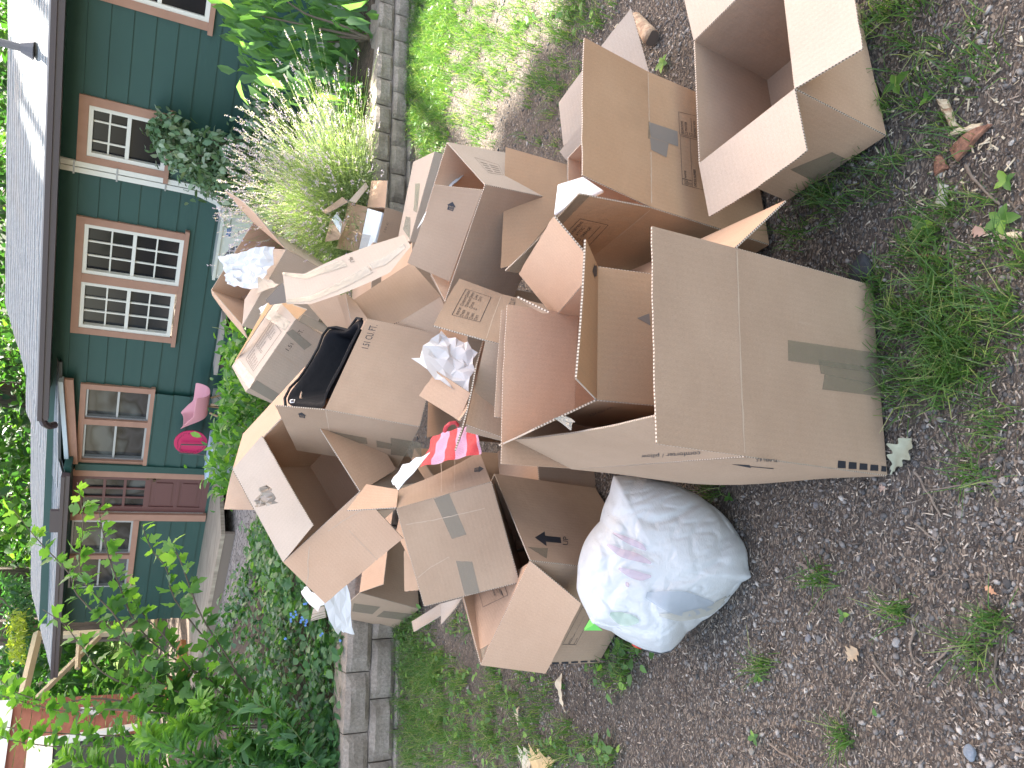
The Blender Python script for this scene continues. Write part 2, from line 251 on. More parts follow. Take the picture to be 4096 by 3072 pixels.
UPARROW=[(.3,0),(.7,0),(.7,.6),(1,.55),(.5,1),(0,.55),(.3,.6)]
def arrow_items(p):
    """concave arrow split in a shaft quad and a head triangle"""
    x0,x1,y=p[0][0],p[1][0],p[2][1]; return [([(x0,0),(x1,0),(x1,y),(x0,y)],[(0,1,2,3)]),([(0,y-.01),(1,y-.01),(.5,1)],[(0,1,2)])]
BX={
 'A':[('x0',((-0.121,1.158,0.022),(-0.241,1.782,0.022),(-0.220,1.782,0.505),(-0.098,1.153,0.479))),('x1',((0.209,1.875,0.022),(0.338,1.255,0.022),(0.350,1.252,0.476),(0.224,1.872,0.485))),('y0',((0.338,1.255,0.022),(-0.121,1.158,0.022),(-0.098,1.153,0.479),(0.350,1.252,0.476))),('y1',((-0.241,1.782,0.022),(0.209,1.875,0.022),(0.224,1.872,0.485),(-0.220,1.782,0.505))),('z0',((-0.121,1.158,0.022),(0.338,1.255,0.022),(0.209,1.875,0.022),(-0.241,1.782,0.022))),('fy0',((-0.098,1.153,0.479),(0.350,1.252,0.476),(0.358,1.264,0.698),(-0.087,1.166,0.703))),('fx0',((-0.098,1.165,0.479),(-0.220,1.782,0.505),(-0.148,1.787,0.695),(-0.025,1.189,0.670))),('fx1',((0.350,1.252,0.476),(0.224,1.872,0.485),(0.370,1.905,0.322),(0.496,1.282,0.308))),('fy1',((-0.220,1.782,0.505),(0.224,1.872,0.485),(0.224,1.906,0.703),(-0.221,1.811,0.715))),],
 'B':[('x0',((0.715,1.259,0.022),(1.096,1.387,0.022),(1.123,1.389,0.307),(0.744,1.260,0.340))),('x1',((0.991,1.689,0.022),(0.606,1.561,0.022),(0.636,1.563,0.346),(1.023,1.689,0.308))),('y0',((0.606,1.561,0.022),(0.715,1.259,0.022),(0.744,1.260,0.340),(0.636,1.563,0.346))),('y1',((1.096,1.387,0.022),(0.991,1.689,0.022),(1.023,1.689,0.308),(1.123,1.389,0.307))),('z0',((0.715,1.259,0.022),(0.606,1.561,0.022),(0.991,1.689,0.022),(1.096,1.387,0.022))),('fy0',((0.744,1.260,0.340),(0.636,1.563,0.346),(0.486,1.509,0.338),(0.589,1.208,0.336))),('fx0',((0.744,1.260,0.340),(1.123,1.389,0.307),(1.173,1.237,0.279),(0.792,1.108,0.310))),('fy1',((1.123,1.389,0.307),(1.023,1.689,0.308),(1.176,1.741,0.325),(1.277,1.441,0.324))),('fx1',((0.636,1.563,0.346),(1.023,1.689,0.308),(1.003,1.710,0.148),(0.617,1.584,0.186))),],
 'C':[('x0',((0.484,1.610,0.023),(0.334,2.029,0.022),(0.360,2.046,0.429),(0.511,1.628,0.440))),('x1',((0.757,2.179,0.022),(0.909,1.760,0.022),(0.937,1.774,0.399),(0.784,2.195,0.393))),('y0',((0.909,1.760,0.022),(0.484,1.610,0.023),(0.511,1.628,0.440),(0.937,1.774,0.399))),('y1',((0.334,2.029,0.022),(0.757,2.179,0.022),(0.784,2.195,0.393),(0.360,2.046,0.429))),('z0',((0.484,1.610,0.023),(0.909,1.760,0.022),(0.757,2.179,0.022),(0.334,2.029,0.022))),('fy0',((0.511,1.628,0.440),(0.937,1.774,0.399),(0.956,1.752,0.632),(0.540,1.607,0.675))),('fx0',((0.511,1.628,0.440),(0.360,2.046,0.429),(0.342,2.041,0.657),(0.499,1.625,0.671))),],
 'T':[('x0',((-0.591,1.999,0.022),(-0.981,2.229,0.022),(-0.964,2.255,0.488),(-0.545,2.021,0.472))),('x1',((-0.744,2.602,0.022),(-0.365,2.372,0.022),(-0.330,2.395,0.445),(-0.725,2.626,0.456))),('y0',((-0.365,2.372,0.022),(-0.591,1.999,0.022),(-0.545,2.021,0.472),(-0.330,2.395,0.445))),('y1',((-0.981,2.229,0.022),(-0.744,2.602,0.022),(-0.725,2.626,0.456),(-0.964,2.255,0.488))),('z0',((-0.591,1.999,0.022),(-0.365,2.372,0.022),(-0.744,2.602,0.022),(-0.981,2.229,0.022))),('fx0',((-0.545,2.021,0.472),(-0.964,2.255,0.488),(-0.970,2.156,0.286),(-0.662,1.945,0.315))),('inner',((-0.970,2.270,0.480),(-0.555,2.037,0.462),(-0.676,2.311,0.383),(-0.836,2.601,0.425))),],
 'F':[('x0',((-0.012,1.366,0.353),(-0.100,1.762,0.240),(-0.100,1.853,0.551),(-0.016,1.456,0.662))),('x1',((0.214,1.829,0.221),(0.306,1.436,0.339),(0.305,1.528,0.652),(0.212,1.921,0.533))),('y0',((0.306,1.436,0.339),(-0.012,1.366,0.353),(-0.016,1.456,0.662),(0.305,1.528,0.652))),('y1',((-0.100,1.762,0.240),(0.214,1.829,0.221),(0.212,1.921,0.533),(-0.100,1.853,0.551))),('z0',((-0.012,1.366,0.353),(0.306,1.436,0.339),(0.214,1.829,0.221),(-0.100,1.762,0.240))),('fy1',((-0.100,1.853,0.551),(0.212,1.921,0.533),(0.213,1.962,0.692),(-0.098,1.895,0.711))),('fx1',((0.305,1.528,0.652),(0.212,1.921,0.533),(0.330,1.977,0.638),(0.419,1.584,0.756))),('fy0',((-0.016,1.456,0.662),(0.305,1.528,0.652),(0.338,1.413,0.765),(0.026,1.349,0.790))),('fx0',((-0.016,1.456,0.662),(-0.100,1.853,0.551),(-0.177,1.877,0.696),(-0.097,1.479,0.806))),],
 'J':[('x0',((-0.193,2.586,0.679),(-0.404,2.956,0.624),(-0.376,3.056,0.850),(-0.166,2.733,0.997))),('x1',((-0.037,3.122,0.465),(0.165,2.770,0.556),(0.196,2.895,0.832),(-0.002,3.236,0.718))),('y0',((0.165,2.770,0.556),(-0.193,2.586,0.679),(-0.166,2.733,0.997),(0.196,2.895,0.832))),('y1',((-0.404,2.956,0.624),(-0.037,3.122,0.465),(-0.002,3.236,0.718),(-0.376,3.056,0.850))),('z0',((-0.193,2.586,0.679),(0.165,2.770,0.556),(-0.037,3.122,0.465),(-0.404,2.956,0.624))),('fx0',((-0.166,2.733,0.997),(-0.376,3.056,0.850),(-0.365,3.110,1.009),(-0.169,2.791,1.165))),],
 'Q':[('x0',((-0.784,3.236,0.677),(-0.482,3.489,0.866),(-0.470,3.218,1.235),(-0.791,2.964,1.043))),('x1',((-0.145,3.232,0.679),(-0.452,2.976,0.483),(-0.460,2.700,0.843),(-0.144,2.959,1.044))),('y0',((-0.452,2.976,0.483),(-0.784,3.236,0.677),(-0.791,2.964,1.043),(-0.460,2.700,0.843))),('y1',((-0.482,3.489,0.866),(-0.145,3.232,0.679),(-0.144,2.959,1.044),(-0.470,3.218,1.235))),('z0',((-0.784,3.236,0.677),(-0.452,2.976,0.483),(-0.145,3.232,0.679),(-0.482,3.489,0.866))),('fx0',((-0.791,2.964,1.043),(-0.470,3.218,1.235),(-0.310,3.066,1.158),(-0.612,2.816,0.975))),('fy0',((-0.791,2.964,1.043),(-0.460,2.700,0.843),(-0.617,2.621,0.683),(-0.935,2.883,0.880))),('fx1',((-0.460,2.700,0.843),(-0.144,2.959,1.044),(-0.102,3.067,0.835),(-0.389,2.827,0.671))),('fy1',((-0.470,3.218,1.235),(-0.144,2.959,1.044),(-0.017,3.156,0.999),(-0.344,3.413,1.185))),],
 'R':[('x0',((-1.373,4.063,0.022),(-1.617,4.444,0.022),(-1.527,4.471,0.414),(-1.272,4.089,0.383))),('x1',((-1.249,4.696,0.022),(-1.001,4.314,0.022),(-0.904,4.341,0.292),(-1.158,4.723,0.323))),('y0',((-1.001,4.314,0.022),(-1.373,4.063,0.022),(-1.272,4.089,0.383),(-0.904,4.341,0.292))),('y1',((-1.617,4.444,0.022),(-1.249,4.696,0.022),(-1.158,4.723,0.323),(-1.527,4.471,0.414))),('z0',((-1.373,4.063,0.022),(-1.001,4.314,0.022),(-1.249,4.696,0.022),(-1.617,4.444,0.022))),('fy0',((-1.272,4.089,0.383),(-0.904,4.341,0.292),(-0.799,4.157,0.211),(-1.173,3.907,0.306))),],
 'H':[('x0',((0.076,1.872,0.421),(-0.211,2.022,0.389),(-0.166,2.168,0.674),(0.121,2.018,0.707))),('x1',((-0.019,2.347,0.193),(0.265,2.198,0.226),(0.307,2.344,0.513),(0.023,2.494,0.480))),('y0',((0.265,2.198,0.226),(0.076,1.872,0.421),(0.121,2.018,0.707),(0.307,2.344,0.513))),('y1',((-0.211,2.022,0.389),(-0.019,2.347,0.193),(0.023,2.494,0.480),(-0.166,2.168,0.674))),('z0',((0.076,1.872,0.421),(0.265,2.198,0.226),(-0.019,2.347,0.193),(-0.211,2.022,0.389))),('fy0',((0.121,2.018,0.707),(0.307,2.344,0.513),(0.346,2.411,0.654),(0.148,2.087,0.851))),],
 'N':[('x0',((0.106,4.966,0.672),(0.341,5.509,0.830),(0.412,5.341,1.239),(0.179,4.798,1.080))),('x1',((0.786,5.365,0.647),(0.558,4.826,0.496),(0.664,4.652,0.894),(0.882,5.188,1.038))),('y0',((0.558,4.826,0.496),(0.106,4.966,0.672),(0.179,4.798,1.080),(0.664,4.652,0.894))),('y1',((0.341,5.509,0.830),(0.786,5.365,0.647),(0.882,5.188,1.038),(0.412,5.341,1.239))),('z0',((0.106,4.966,0.672),(0.558,4.826,0.496),(0.786,5.365,0.647),(0.341,5.509,0.830))),('fx1',((0.664,4.652,0.894),(0.882,5.188,1.038),(1.041,5.122,1.237),(0.829,4.586,1.093))),('fx0',((0.179,4.798,1.080),(0.412,5.341,1.239),(0.387,5.456,1.220),(0.101,4.896,1.026))),('fy0',((0.179,4.798,1.080),(0.664,4.652,0.894),(0.688,4.875,0.930),(0.353,4.993,1.061))),],
 'S':[('x0',((-0.747,2.239,0.722),(-0.829,2.599,0.509),(-0.535,2.715,0.598),(-0.455,2.355,0.811))),('x1',((-0.711,2.471,0.243),(-0.639,2.110,0.454),(-0.334,2.223,0.538),(-0.411,2.586,0.330))),('y0',((-0.639,2.110,0.454),(-0.747,2.239,0.722),(-0.455,2.355,0.811),(-0.334,2.223,0.538))),('y1',((-0.829,2.599,0.509),(-0.711,2.471,0.243),(-0.411,2.586,0.330),(-0.535,2.715,0.598))),('z0',((-0.747,2.239,0.722),(-0.639,2.110,0.454),(-0.711,2.471,0.243),(-0.829,2.599,0.509))),('fy0',((-0.455,2.355,0.811),(-0.334,2.223,0.538),(-0.252,2.376,0.521),(-0.414,2.492,0.764))),('side',((-0.452,2.358,0.811),(-0.405,2.435,0.785),(-0.409,2.553,0.864),(-0.485,2.462,0.949))),],
 'G':[('x0',((0.352,2.654,0.315),(0.564,2.909,0.367),(0.523,2.874,0.672),(0.283,2.618,0.619))),('x1',((0.899,2.640,0.375),(0.690,2.384,0.321),(0.672,2.347,0.622),(0.867,2.606,0.682))),('y0',((0.690,2.384,0.321),(0.352,2.654,0.315),(0.283,2.618,0.619),(0.672,2.347,0.622))),('y1',((0.564,2.909,0.367),(0.899,2.640,0.375),(0.867,2.606,0.682),(0.523,2.874,0.672))),('z0',((0.352,2.654,0.315),(0.690,2.384,0.321),(0.899,2.640,0.375),(0.564,2.909,0.367))),('fy0',((0.361,2.624,0.605),(0.658,2.363,0.621),(0.673,2.496,0.750),(0.421,2.738,0.742))),],
 'M':[('x0',((-0.282,4.022,0.843),(-0.172,4.320,0.892),(-0.066,4.228,1.175),(-0.182,3.931,1.127))),('x1',((0.207,4.211,0.710),(0.093,3.913,0.661),(0.208,3.820,0.941),(0.324,4.117,0.990))),('y0',((0.093,3.913,0.661),(-0.282,4.022,0.843),(-0.182,3.931,1.127),(0.208,3.820,0.941))),('y1',((-0.172,4.320,0.892),(0.207,4.211,0.710),(0.324,4.117,0.990),(-0.066,4.228,1.175))),('z0',((-0.282,4.022,0.843),(0.093,3.913,0.661),(0.207,4.211,0.710),(-0.172,4.320,0.892))),('z1',((-0.182,3.931,1.127),(0.208,3.820,0.941),(0.324,4.117,0.990),(-0.066,4.228,1.175))),],
 'P':[('x0',((0.716,3.891,0.022),(0.774,4.207,0.006),(0.784,4.211,0.340),(0.717,3.900,0.367))),('x1',((1.217,4.137,-0.009),(1.186,3.811,-0.012),(1.202,3.810,0.311),(1.217,4.139,0.320))),('y0',((1.186,3.811,-0.012),(0.716,3.891,0.022),(0.717,3.900,0.367),(1.202,3.810,0.311))),('y1',((0.774,4.207,0.006),(1.217,4.137,-0.009),(1.217,4.139,0.320),(0.784,4.211,0.340))),('z0',((0.716,3.891,0.022),(1.186,3.811,-0.012),(1.217,4.137,-0.009),(0.774,4.207,0.006))),('z1',((0.717,3.900,0.367),(1.202,3.810,0.311),(1.217,4.139,0.320),(0.784,4.211,0.340))),],
 'O':[('x0',((0.673,4.619,0.045),(0.754,5.037,0.045),(0.785,5.031,0.367),(0.702,4.614,0.367))),('x1',((1.065,4.980,0.020),(0.990,4.561,0.017),(1.018,4.555,0.340),(1.089,4.975,0.345))),('y0',((0.990,4.561,0.017),(0.673,4.619,0.045),(0.702,4.614,0.367),(1.018,4.555,0.340))),('y1',((0.754,5.037,0.045),(1.065,4.980,0.020),(1.089,4.975,0.345),(0.785,5.031,0.367))),('z0',((0.673,4.619,0.045),(0.990,4.561,0.017),(1.065,4.980,0.020),(0.754,5.037,0.045))),('fy1',((0.785,5.031,0.367),(1.089,4.975,0.345),(1.122,5.091,0.450),(0.804,5.153,0.486))),('fx1',((1.018,4.555,0.340),(1.089,4.975,0.345),(1.263,4.941,0.344),(1.180,4.527,0.351))),],
 'K':[('far',((0.292,3.222,0.813),(0.490,3.173,0.583),(0.305,2.887,0.505),(0.159,2.989,0.775))),('near',((0.150,2.916,0.762),(0.313,2.750,0.588),(0.262,2.719,0.571),(0.116,2.798,0.573))),('fl',((0.290,3.211,0.813),(0.204,3.004,0.803),(0.151,3.078,0.838),(0.318,3.249,0.845))),('fl2',((0.304,3.313,0.862),(0.320,3.267,0.837),(0.154,3.136,0.821),(0.136,3.180,0.820))),('right',((0.397,2.801,0.622),(0.367,2.697,0.572),(0.268,2.713,0.515),(0.291,2.723,0.580))),('wall',((0.282,3.679,0.920),(0.334,3.509,0.805),(0.146,3.372,0.756),(0.158,3.471,0.841))),],
 'I':[('face',((-0.175,2.047,0.570),(-0.138,2.076,0.718),(0.125,2.137,0.661),(0.114,2.141,0.536))),('flap',((-0.137,2.067,0.722),(0.123,2.128,0.665),(0.038,2.052,0.714),(-0.212,1.994,0.777))),('sflap',((-0.042,2.119,0.692),(-0.132,2.149,0.707),(-0.068,2.258,0.811),(0.017,2.218,0.777))),('sflap2',((-0.092,2.111,0.698),(-0.132,2.121,0.718),(-0.131,2.220,0.692),(-0.038,2.211,0.673))),],
 'D':[('flap',((0.485,2.274,0.311),(0.828,2.393,0.281),(0.863,2.481,0.499),(0.400,2.359,0.523))),('face',((0.486,2.278,0.308),(0.830,2.398,0.278),(0.830,2.491,0.119),(0.527,2.392,0.145))),],
 'U':[('flap',((0.892,2.386,0.310),(1.047,2.081,0.150),(1.306,2.113,0.257),(1.047,2.401,0.340))),('wall',((0.894,2.390,0.307),(1.049,2.085,0.147),(0.929,2.222,-0.082),(0.760,2.497,0.131))),('flap2',((0.949,2.251,0.310),(0.790,2.289,0.252),(0.822,2.340,0.308),(0.855,2.356,0.340))),],
 'V':[('face',((0.280,3.717,1.106),(0.252,3.676,1.092),(0.260,3.404,1.041),(0.354,3.530,1.069))),('rim',((0.283,3.730,1.111),(0.282,3.717,1.106),(0.266,3.691,1.099),(0.263,3.713,1.098))),],
 'W':[('flap',((0.999,5.030,0.602),(1.084,4.919,0.492),(1.124,4.988,0.518),(1.025,5.097,0.623))),('side',((0.821,5.076,0.582),(0.838,4.985,0.512),(0.952,4.946,0.479),(0.983,5.066,0.562))),('strap',((1.082,4.896,0.447),(1.091,4.917,0.488),(1.251,4.973,0.377),(1.222,4.963,0.357))),],
 'Y':[('top',((0.289,3.851,0.995),(0.256,3.699,0.916),(0.207,3.760,0.947),(0.304,3.891,1.031))),('end',((0.330,3.964,1.042),(0.294,3.850,0.994),(0.285,3.871,0.990),(0.322,3.974,1.038))),('side',((0.337,3.985,1.038),(0.313,3.932,1.023),(0.072,4.074,1.126),(0.072,4.120,1.129))),('side2',((0.072,4.120,1.129),(0.072,4.084,1.125),(-0.034,4.223,1.156),(-0.035,4.248,1.161))),],
 'X1':[('sheet0',((-1.052,2.955,0.484),(-0.930,2.810,0.419),(-0.962,2.761,0.431),(-1.077,2.902,0.490))),],
 'X2':[('sheet0',((-0.901,2.718,0.459),(-0.840,2.591,0.429),(-0.889,2.611,0.446),(-0.974,2.687,0.463))),],
 'X3':[('sheet0',((-0.839,3.316,0.422),(-0.779,3.098,0.434),(-0.961,3.088,0.414),(-1.030,3.305,0.402))),],
 'X4':[('sheet0',((-0.512,3.486,1.204),(-0.669,3.382,1.110),(-0.723,3.654,1.204),(-0.624,3.650,1.196))),],
 'X5':[('sheet0',((-0.454,2.829,0.789),(-0.444,2.672,0.701),(-0.520,2.675,0.706),(-0.550,2.809,0.749))),],
 'X6':[('sheet0',((0.234,1.773,0.739),(0.196,1.689,0.682),(0.199,1.741,0.675),(0.222,1.797,0.697))),],
 'X7':[('sheet0',((-1.705,4.898,0.450),(-1.633,4.754,0.387),(-1.540,4.713,0.417),(-1.602,4.843,0.453))),],
}
# ---------------------------------------------------------------- cardboard boxes
GRP='moving boxes dumped in the pile'
INFO={
'A':('large open box at the front, broad plain side with creased raised flap and tape','cardboard_box',.5),
'B':('open empty box standing on the grass at the right edge, pale flaps spread outward','cardboard_box',.3),
'C':('tall brown box with BEDROOMS form and taped crease, beside the empty box with spread flaps','cardboard_box',.4),
'T':('large shaded box with a big black UP arrow, behind the white plastic bag','cardboard_box',.4),
'F':('small open box with raised flaps right behind the big plain front box','cardboard_box',.3),
'J':('clean 1.51 CU. FT. box holding a black bag in the middle of the pile','cardboard_box',.3),
'Q':('open box tipped on top of the pile, crumpled tape hanging on its long pale flap','cardboard_box',.3),
'R':('taped box at the back left, standing against the stone retaining wall','cardboard_box',.3),
'H':('box flap with a BEDROOMS checklist form standing beside the crumpled white paper','cardboard_box',.3),
'N':('highest open box at the back by the heat pump, with crumpled white paper inside','cardboard_box',.3),
'S':('box lying on its side with two brown tape strips, next to the striped bag','cardboard_box',.3),
'G':('box with a PACK TAB arrow flap bent over its checklist panel, right of centre','cardboard_box',.3),
'M':('battered closed box covered in shiny tape with a checklist form on top','cardboard_box',.3),
'P':('pale taped box at the back right by the end of the stone wall','cardboard_box',.3),
'O':('small open box with white foam inside, under the lavender','cardboard_box',.3),
'K':('open brown box wedged between the black bag box and the curved cardboard sheet','cardboard_box',.3),
'I':('box with one thin raised flap above the striped bag and below the checklist flap','cardboard_box',.3),
'D':('brown box with a tall plain flap standing behind the BEDROOMS form box','cardboard_box',.3),
'U':('box with two long pale flaps over the gravel, behind the tall BEDROOMS form box','cardboard_box',.3),
'V':('dark flat carton wedged behind the curved cardboard sheet','carton',.3),
'W':('torn open box on the lavender bed behind the foam filled box','cardboard_box',.3),
'Y':('flat orange brown carton lying beneath the shiny taped box','carton',.3),
'X1':('blunt pale cardboard strip sticking out below the taped box near the stone wall','cardboard_piece',.3),
'X2':('pointed pale cardboard piece beside the blunt pale strip, above the grass','cardboard_piece',.3),
'X3':('small reddish brown panel in the shaded gap beside the box with two tape strips','cardboard_piece',.3),
'X4':('dark cardboard panel behind the long flap with crumpled tape','cardboard_piece',.3),
'X5':('brown torn flap lying between the tipped open box and the box with two tape strips','cardboard_piece',.3),
'X6':('thin curled cardboard scrap beside the checklist flap','cardboard_piece',.3),
'X7':('pink cardboard corner by the white paper at the back left','cardboard_piece',.3),
}
CATN={'cardboard_box':'box','carton':'carton','cardboard_piece':'cardboard'}
FLIP={'fx1','fy0'}
INN,OUT,PALE,ORG=CARD[1],CARD[0],CARD[2],CARD[3]
WARM=CARD[4]
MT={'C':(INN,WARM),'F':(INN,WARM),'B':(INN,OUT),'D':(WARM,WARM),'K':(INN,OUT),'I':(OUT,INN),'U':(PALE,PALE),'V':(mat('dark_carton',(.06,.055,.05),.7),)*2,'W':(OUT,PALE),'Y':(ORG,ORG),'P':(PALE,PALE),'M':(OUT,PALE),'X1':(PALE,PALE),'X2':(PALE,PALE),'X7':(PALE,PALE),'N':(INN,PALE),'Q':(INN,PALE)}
BOX={};PAN={}
def nm(n):
    if n in('z0',):return 'bottom_panel'
    if n=='z1': return 'top_panel'
    if n[0] in 'xy' and len(n)==2: return 'side_panel'
    if n in('face','far','right','side','side2','wall','end','top','rim','fl2') : return 'side_panel'
    if n=='strap': return 'strap'
    return 'flap'
for bi,(k,pl) in enumerate(BX.items()):
    lab,name,_=INFO[k]
    allp=np.array([p for n,q in pl for p in q]); base=allp.mean(0); base[2]=allp[:,2].min()
    sc=1.0
    t=empty(name,base,lab,CATN[name],GRP if name!='cardboard_piece' else 'loose cardboard pieces in the pile'); BOX[k]=t
    if k in('X1','X2','X3','X4','X5','X6','X7'):
        # a single loose piece is one mesh
        n,q=pl[0]; COL.objects.unlink(t); bpy.data.objects.remove(t)
        pn=Panel(q,.006,bi); o=make_panel(name,pn,MT.get(k,(OUT,OUT)),None,rag=.004); setp(o,lab,CATN[name],'loose cardboard pieces in the pile'); PAN[k,n]=pn; BOX[k]=o; continue
    for pi,(n,q) in enumerate(pl):
        fl=n[0]=='f' and len(n)==3
        ms=MT.get(k,(INN,OUT))
        if n in FLIP: ms=ms[::-1]
        if n=='z1': ms=ms[::-1]
        if k=='G' and n=='x1': ms=(PALE,PALE)
        if k=='B' and fl: ms=(PALE,PALE)  # paler card on these flaps stands in for strong skylight from above
        b=random.uniform(-.012,.012) if fl else random.uniform(-.004,.004)
        if k=='A' and n=='x0': b=-.03
        if k in 'DUKIG' and n in('flap','far'): b=.006
        pn=Panel(q,b,bi*7+pi,warp=1. if fl or 'flap' in n else 0); PAN[k,n]=pn
        o=make_panel(nm(n),pn,ms,t,rag=.0025 if (fl or 'flap' in n) else 0,nu=12,nv=12)
        PAN[k,n,'o']=o
# second hidden face of the big box: far flap and so on come with the survey. Prints and tape:
def D(k,n,quad,items,m=INK,name='printed_text'): return decal(name,PAN[k,n],quad,items,m,PAN[k,n,'o'])
def tape(k,n,quad,m=TAPE):
    return decal('packing_tape',PAN[k,n],quad,[it_rect(0,0,1,1,8)],m,PAN[k,n,'o'],off=.0033)
# A: front box
KNK=CARD[0]
for k_,n_,q_ in (('G','fy0',[('D4',425,690),('D4',478,702),('D4',470,742),('D4',412,724)]),('J','fx0',[('D2',858,985),('D2',908,992),('D2',910,1012),('D2',862,1005)]),('S','fy0',[('E2',900,362),('E2',896,408),('E2',866,412),('E2',868,375)])):
    decal('printed_text',PAN[k_,n_],q_,[it_text('PACK',.1,.55,.9,.95),it_text('TAB',.22,.05,.78,.42)],KNK,PAN[k_,n_,'o'],off=.0042)
tape('A','y0',[('G1',1120,1112),('G1',1118,970),('G1',1785,1065),('G1',1795,1210)])
tape('A','y0',[('G1',1345,1200),('G1',1330,1105),('G1',1792,1172),('G1',1800,1300)])
tape('A','y0',[('G1',1355,1310),('G1',1372,1205),('G1',1798,1285),('G1',1806,1365)])
D('A','x0',[('G2',1052,594),('G2',908,588),('G2',908,565),('G2',1050,572)],[it_text('PLAIN 4.5',0,0,1,1)])
D('A','fx0',[('G2',530,562),('G2',118,582),('G2',115,542),('G2',520,515)],[it_text('comforter / pillow',0,.1,1,.7)],name='handwriting')
D('A','x0',[('G2',1030,632),('G2',725,602),('G2',740,612),('G2',1025,645)],[it_poly([(0,.3),(.55,.3),(.55,-.4),(1,.5),(.55,1.4),(.55,.7),(0,.7)])],name='printed_arrow')
for i in range(5):
    x=1490+i*78-(i*3); D('A','y0',[('G2',x-25,592+i*9),('G2',x+28-(20 if i==4 else 0),596+i*9),('G2',x+28-(20 if i==4 else 0),645+i*6),('G2',x-28,643+i*6)],[it_rect(0,0,1,1)],name='printed_bar')
# C: form box
D('C','fx0',[('D4',1380,980),('D4',1555,800),('D4',1800,855),('D4',1610,1060)],[*it_frame(0,0,1,1,.012,.014)]+[it_text(s,.35,.8-.19*i,.35+.07*len(s),.9-.19*i) for i,s in enumerate(['BASEMENT','ATTIC','GARAGE'])]+sum([it_frame(.18,.79-.19*i,.27,.91-.19*i,.01,.014) for i in range(4)],[])+[it_rect(.35,.2,.9,.215)])
D('C','y0',[('E3',1105,970),('E3',1105,968),('E3',1105,968),('E3',1105,968)],[it_poly([(0,0),(.01,0),(0,.01)])]) if False else None
D('C','y0',[('E3',1112,1165),('E3',1105,970),('E3',1330,1025),('E3',1345,1215)],[*it_frame(0,0,1,1,.012,.012),it_text('BEDROOMS',.06,.84,.62,.93),it_text('MASTER',.22,.70,.62,.79),it_text('FAMILY RM',.1,.37,.75,.46)]+it_frame(.06,.69,.16,.8,.012,.012)+it_frame(.06,.52,.16,.63,.012,.012)+[it_rect(.22,.53,.85,.545)]+it_frame(.02,.36,.08,.47,.012,.012))
D('C','y0',[('E3',1138,1600),('E3',1118,1175),('E3',1325,1230),('E3',1350,1655)],[*it_frame(0,0,1,1,.006,.012),it_rect(0,.58,1,.59,6),it_rect(.12,.58,.13,1,2),it_text('NAME',.15,.82,.3,.9),it_text('PLACE',.02,.86,.1,.92),it_text('NUMBERED',.01,.78,.11,.84),it_text('TAB',.02,.70,.08,.76),it_text('HERE',.02,.62,.08,.68),it_text('ORDER NUMBER',.03,.42,.38,.52)])
D('C','x0',[('E4',1130,480),('E4',1040,440),('E4',1340,505),('E4',1345,560)],[it_poly([(0,-.6),(0,1.2),(.35,.95),(1,.9),(1,.3),(.38,.2)])],name='printed_arrow')
tape('C','fy0',[('E3',840,1200),('E3',845,1055),('E3',850,1056),('E3',860,1205)])
GT=mat('grey_packing_tape',(.24,.22,.2),.3,alpha=.8)
tape('C','y0',[('E3',845,1057),('E3',1095,1140),('E3',1102,1272),('E3',865,1190)],GT); tape('C','y0',[('E3',858,1190),('E3',1020,1245),('E3',1000,1365),('E3',868,1300)],GT)
tape('C','fx0',[('D4',1335,780),('D4',1540,592),('D4',1640,600),('D4',1400,850)])
tape('C','fx0',[('D4',910,1255),('D4',1330,785),('D4',1350,800),('D4',1035,1275)])
tape('B','y0',[('G4',795,1165),('G4',1085,1045),('G4',1200,1100),('G4',960,1250)])
# T
D('T','y0',[('E2',1610,1075),('E2',1375,1060),('E2',1380,925),('E2',1600,990)],[it_poly([(0,0)])]) if False else None
D('T','y0',[('E2',1386,1042),('E2',1370,915),('E2',1595,938),('E2',1612,1065)],arrow_items(UPARROW),name='printed_arrow')
D('T','y0',[('E2',1618,1040),('E2',1622,968),('E2',1668,972),('E2',1664,1044)],[it_text('UP',0,0,1,1)])
tape('T','y0',[('E2',1310,1055),('E2',1330,1060),('E2',1490,1070),('E2',1480,1160)])
D('T','x0',[('H2',1812,800),('H2',1950,540),('H2',2030,560),('H2',1905,803)],[*it_frame(0,0,1,1,.01,.02),it_text('SPECIAL',.02,.55,.2,.62),it_text('INSTRUCTIONS',.02,.46,.3,.53),it_text('FRAGILE',.02,.12,.2,.19),it_rect(.25,.5,.8,.51,4)])
for i in range(5): x=1740+i*66; D('T','x0',[('H2',x,938-i*4),('H2',x,924-i*3),('H2',x+48,922-i*3),('H2',x+48,936-i*4)],[it_rect(0,0,1,1)],name='printed_bar')
D('T','inner',[('H2',1270,548),('H2',1240,440),('H2',1420,400),('H2',1443,465)],[*it_frame(0,0,1,1,.02,.01)]+[it_text(s,.3,.72-.3*i,.95,.9-.3*i) for i,s in enumerate(['GARAGE','ATTIC','BASEMENT'][::-1])][:0]+[it_rect(.15,.15,.75,.165)])
D('T','inner',[('H2',1395,420),('H2',1410,462),('H2',1350,480),('H2',1330,425)][::1],[it_text('BASEMENT',0,.72,1,.95),it_text('ATTIC',0,.4,.55,.62),it_text('GARAGE',0,.05,.8,.28)])
tape('T','inner',[('H2',1225,845),('H2',1312,802),('H2',1262,925),('H2',1248,935)])
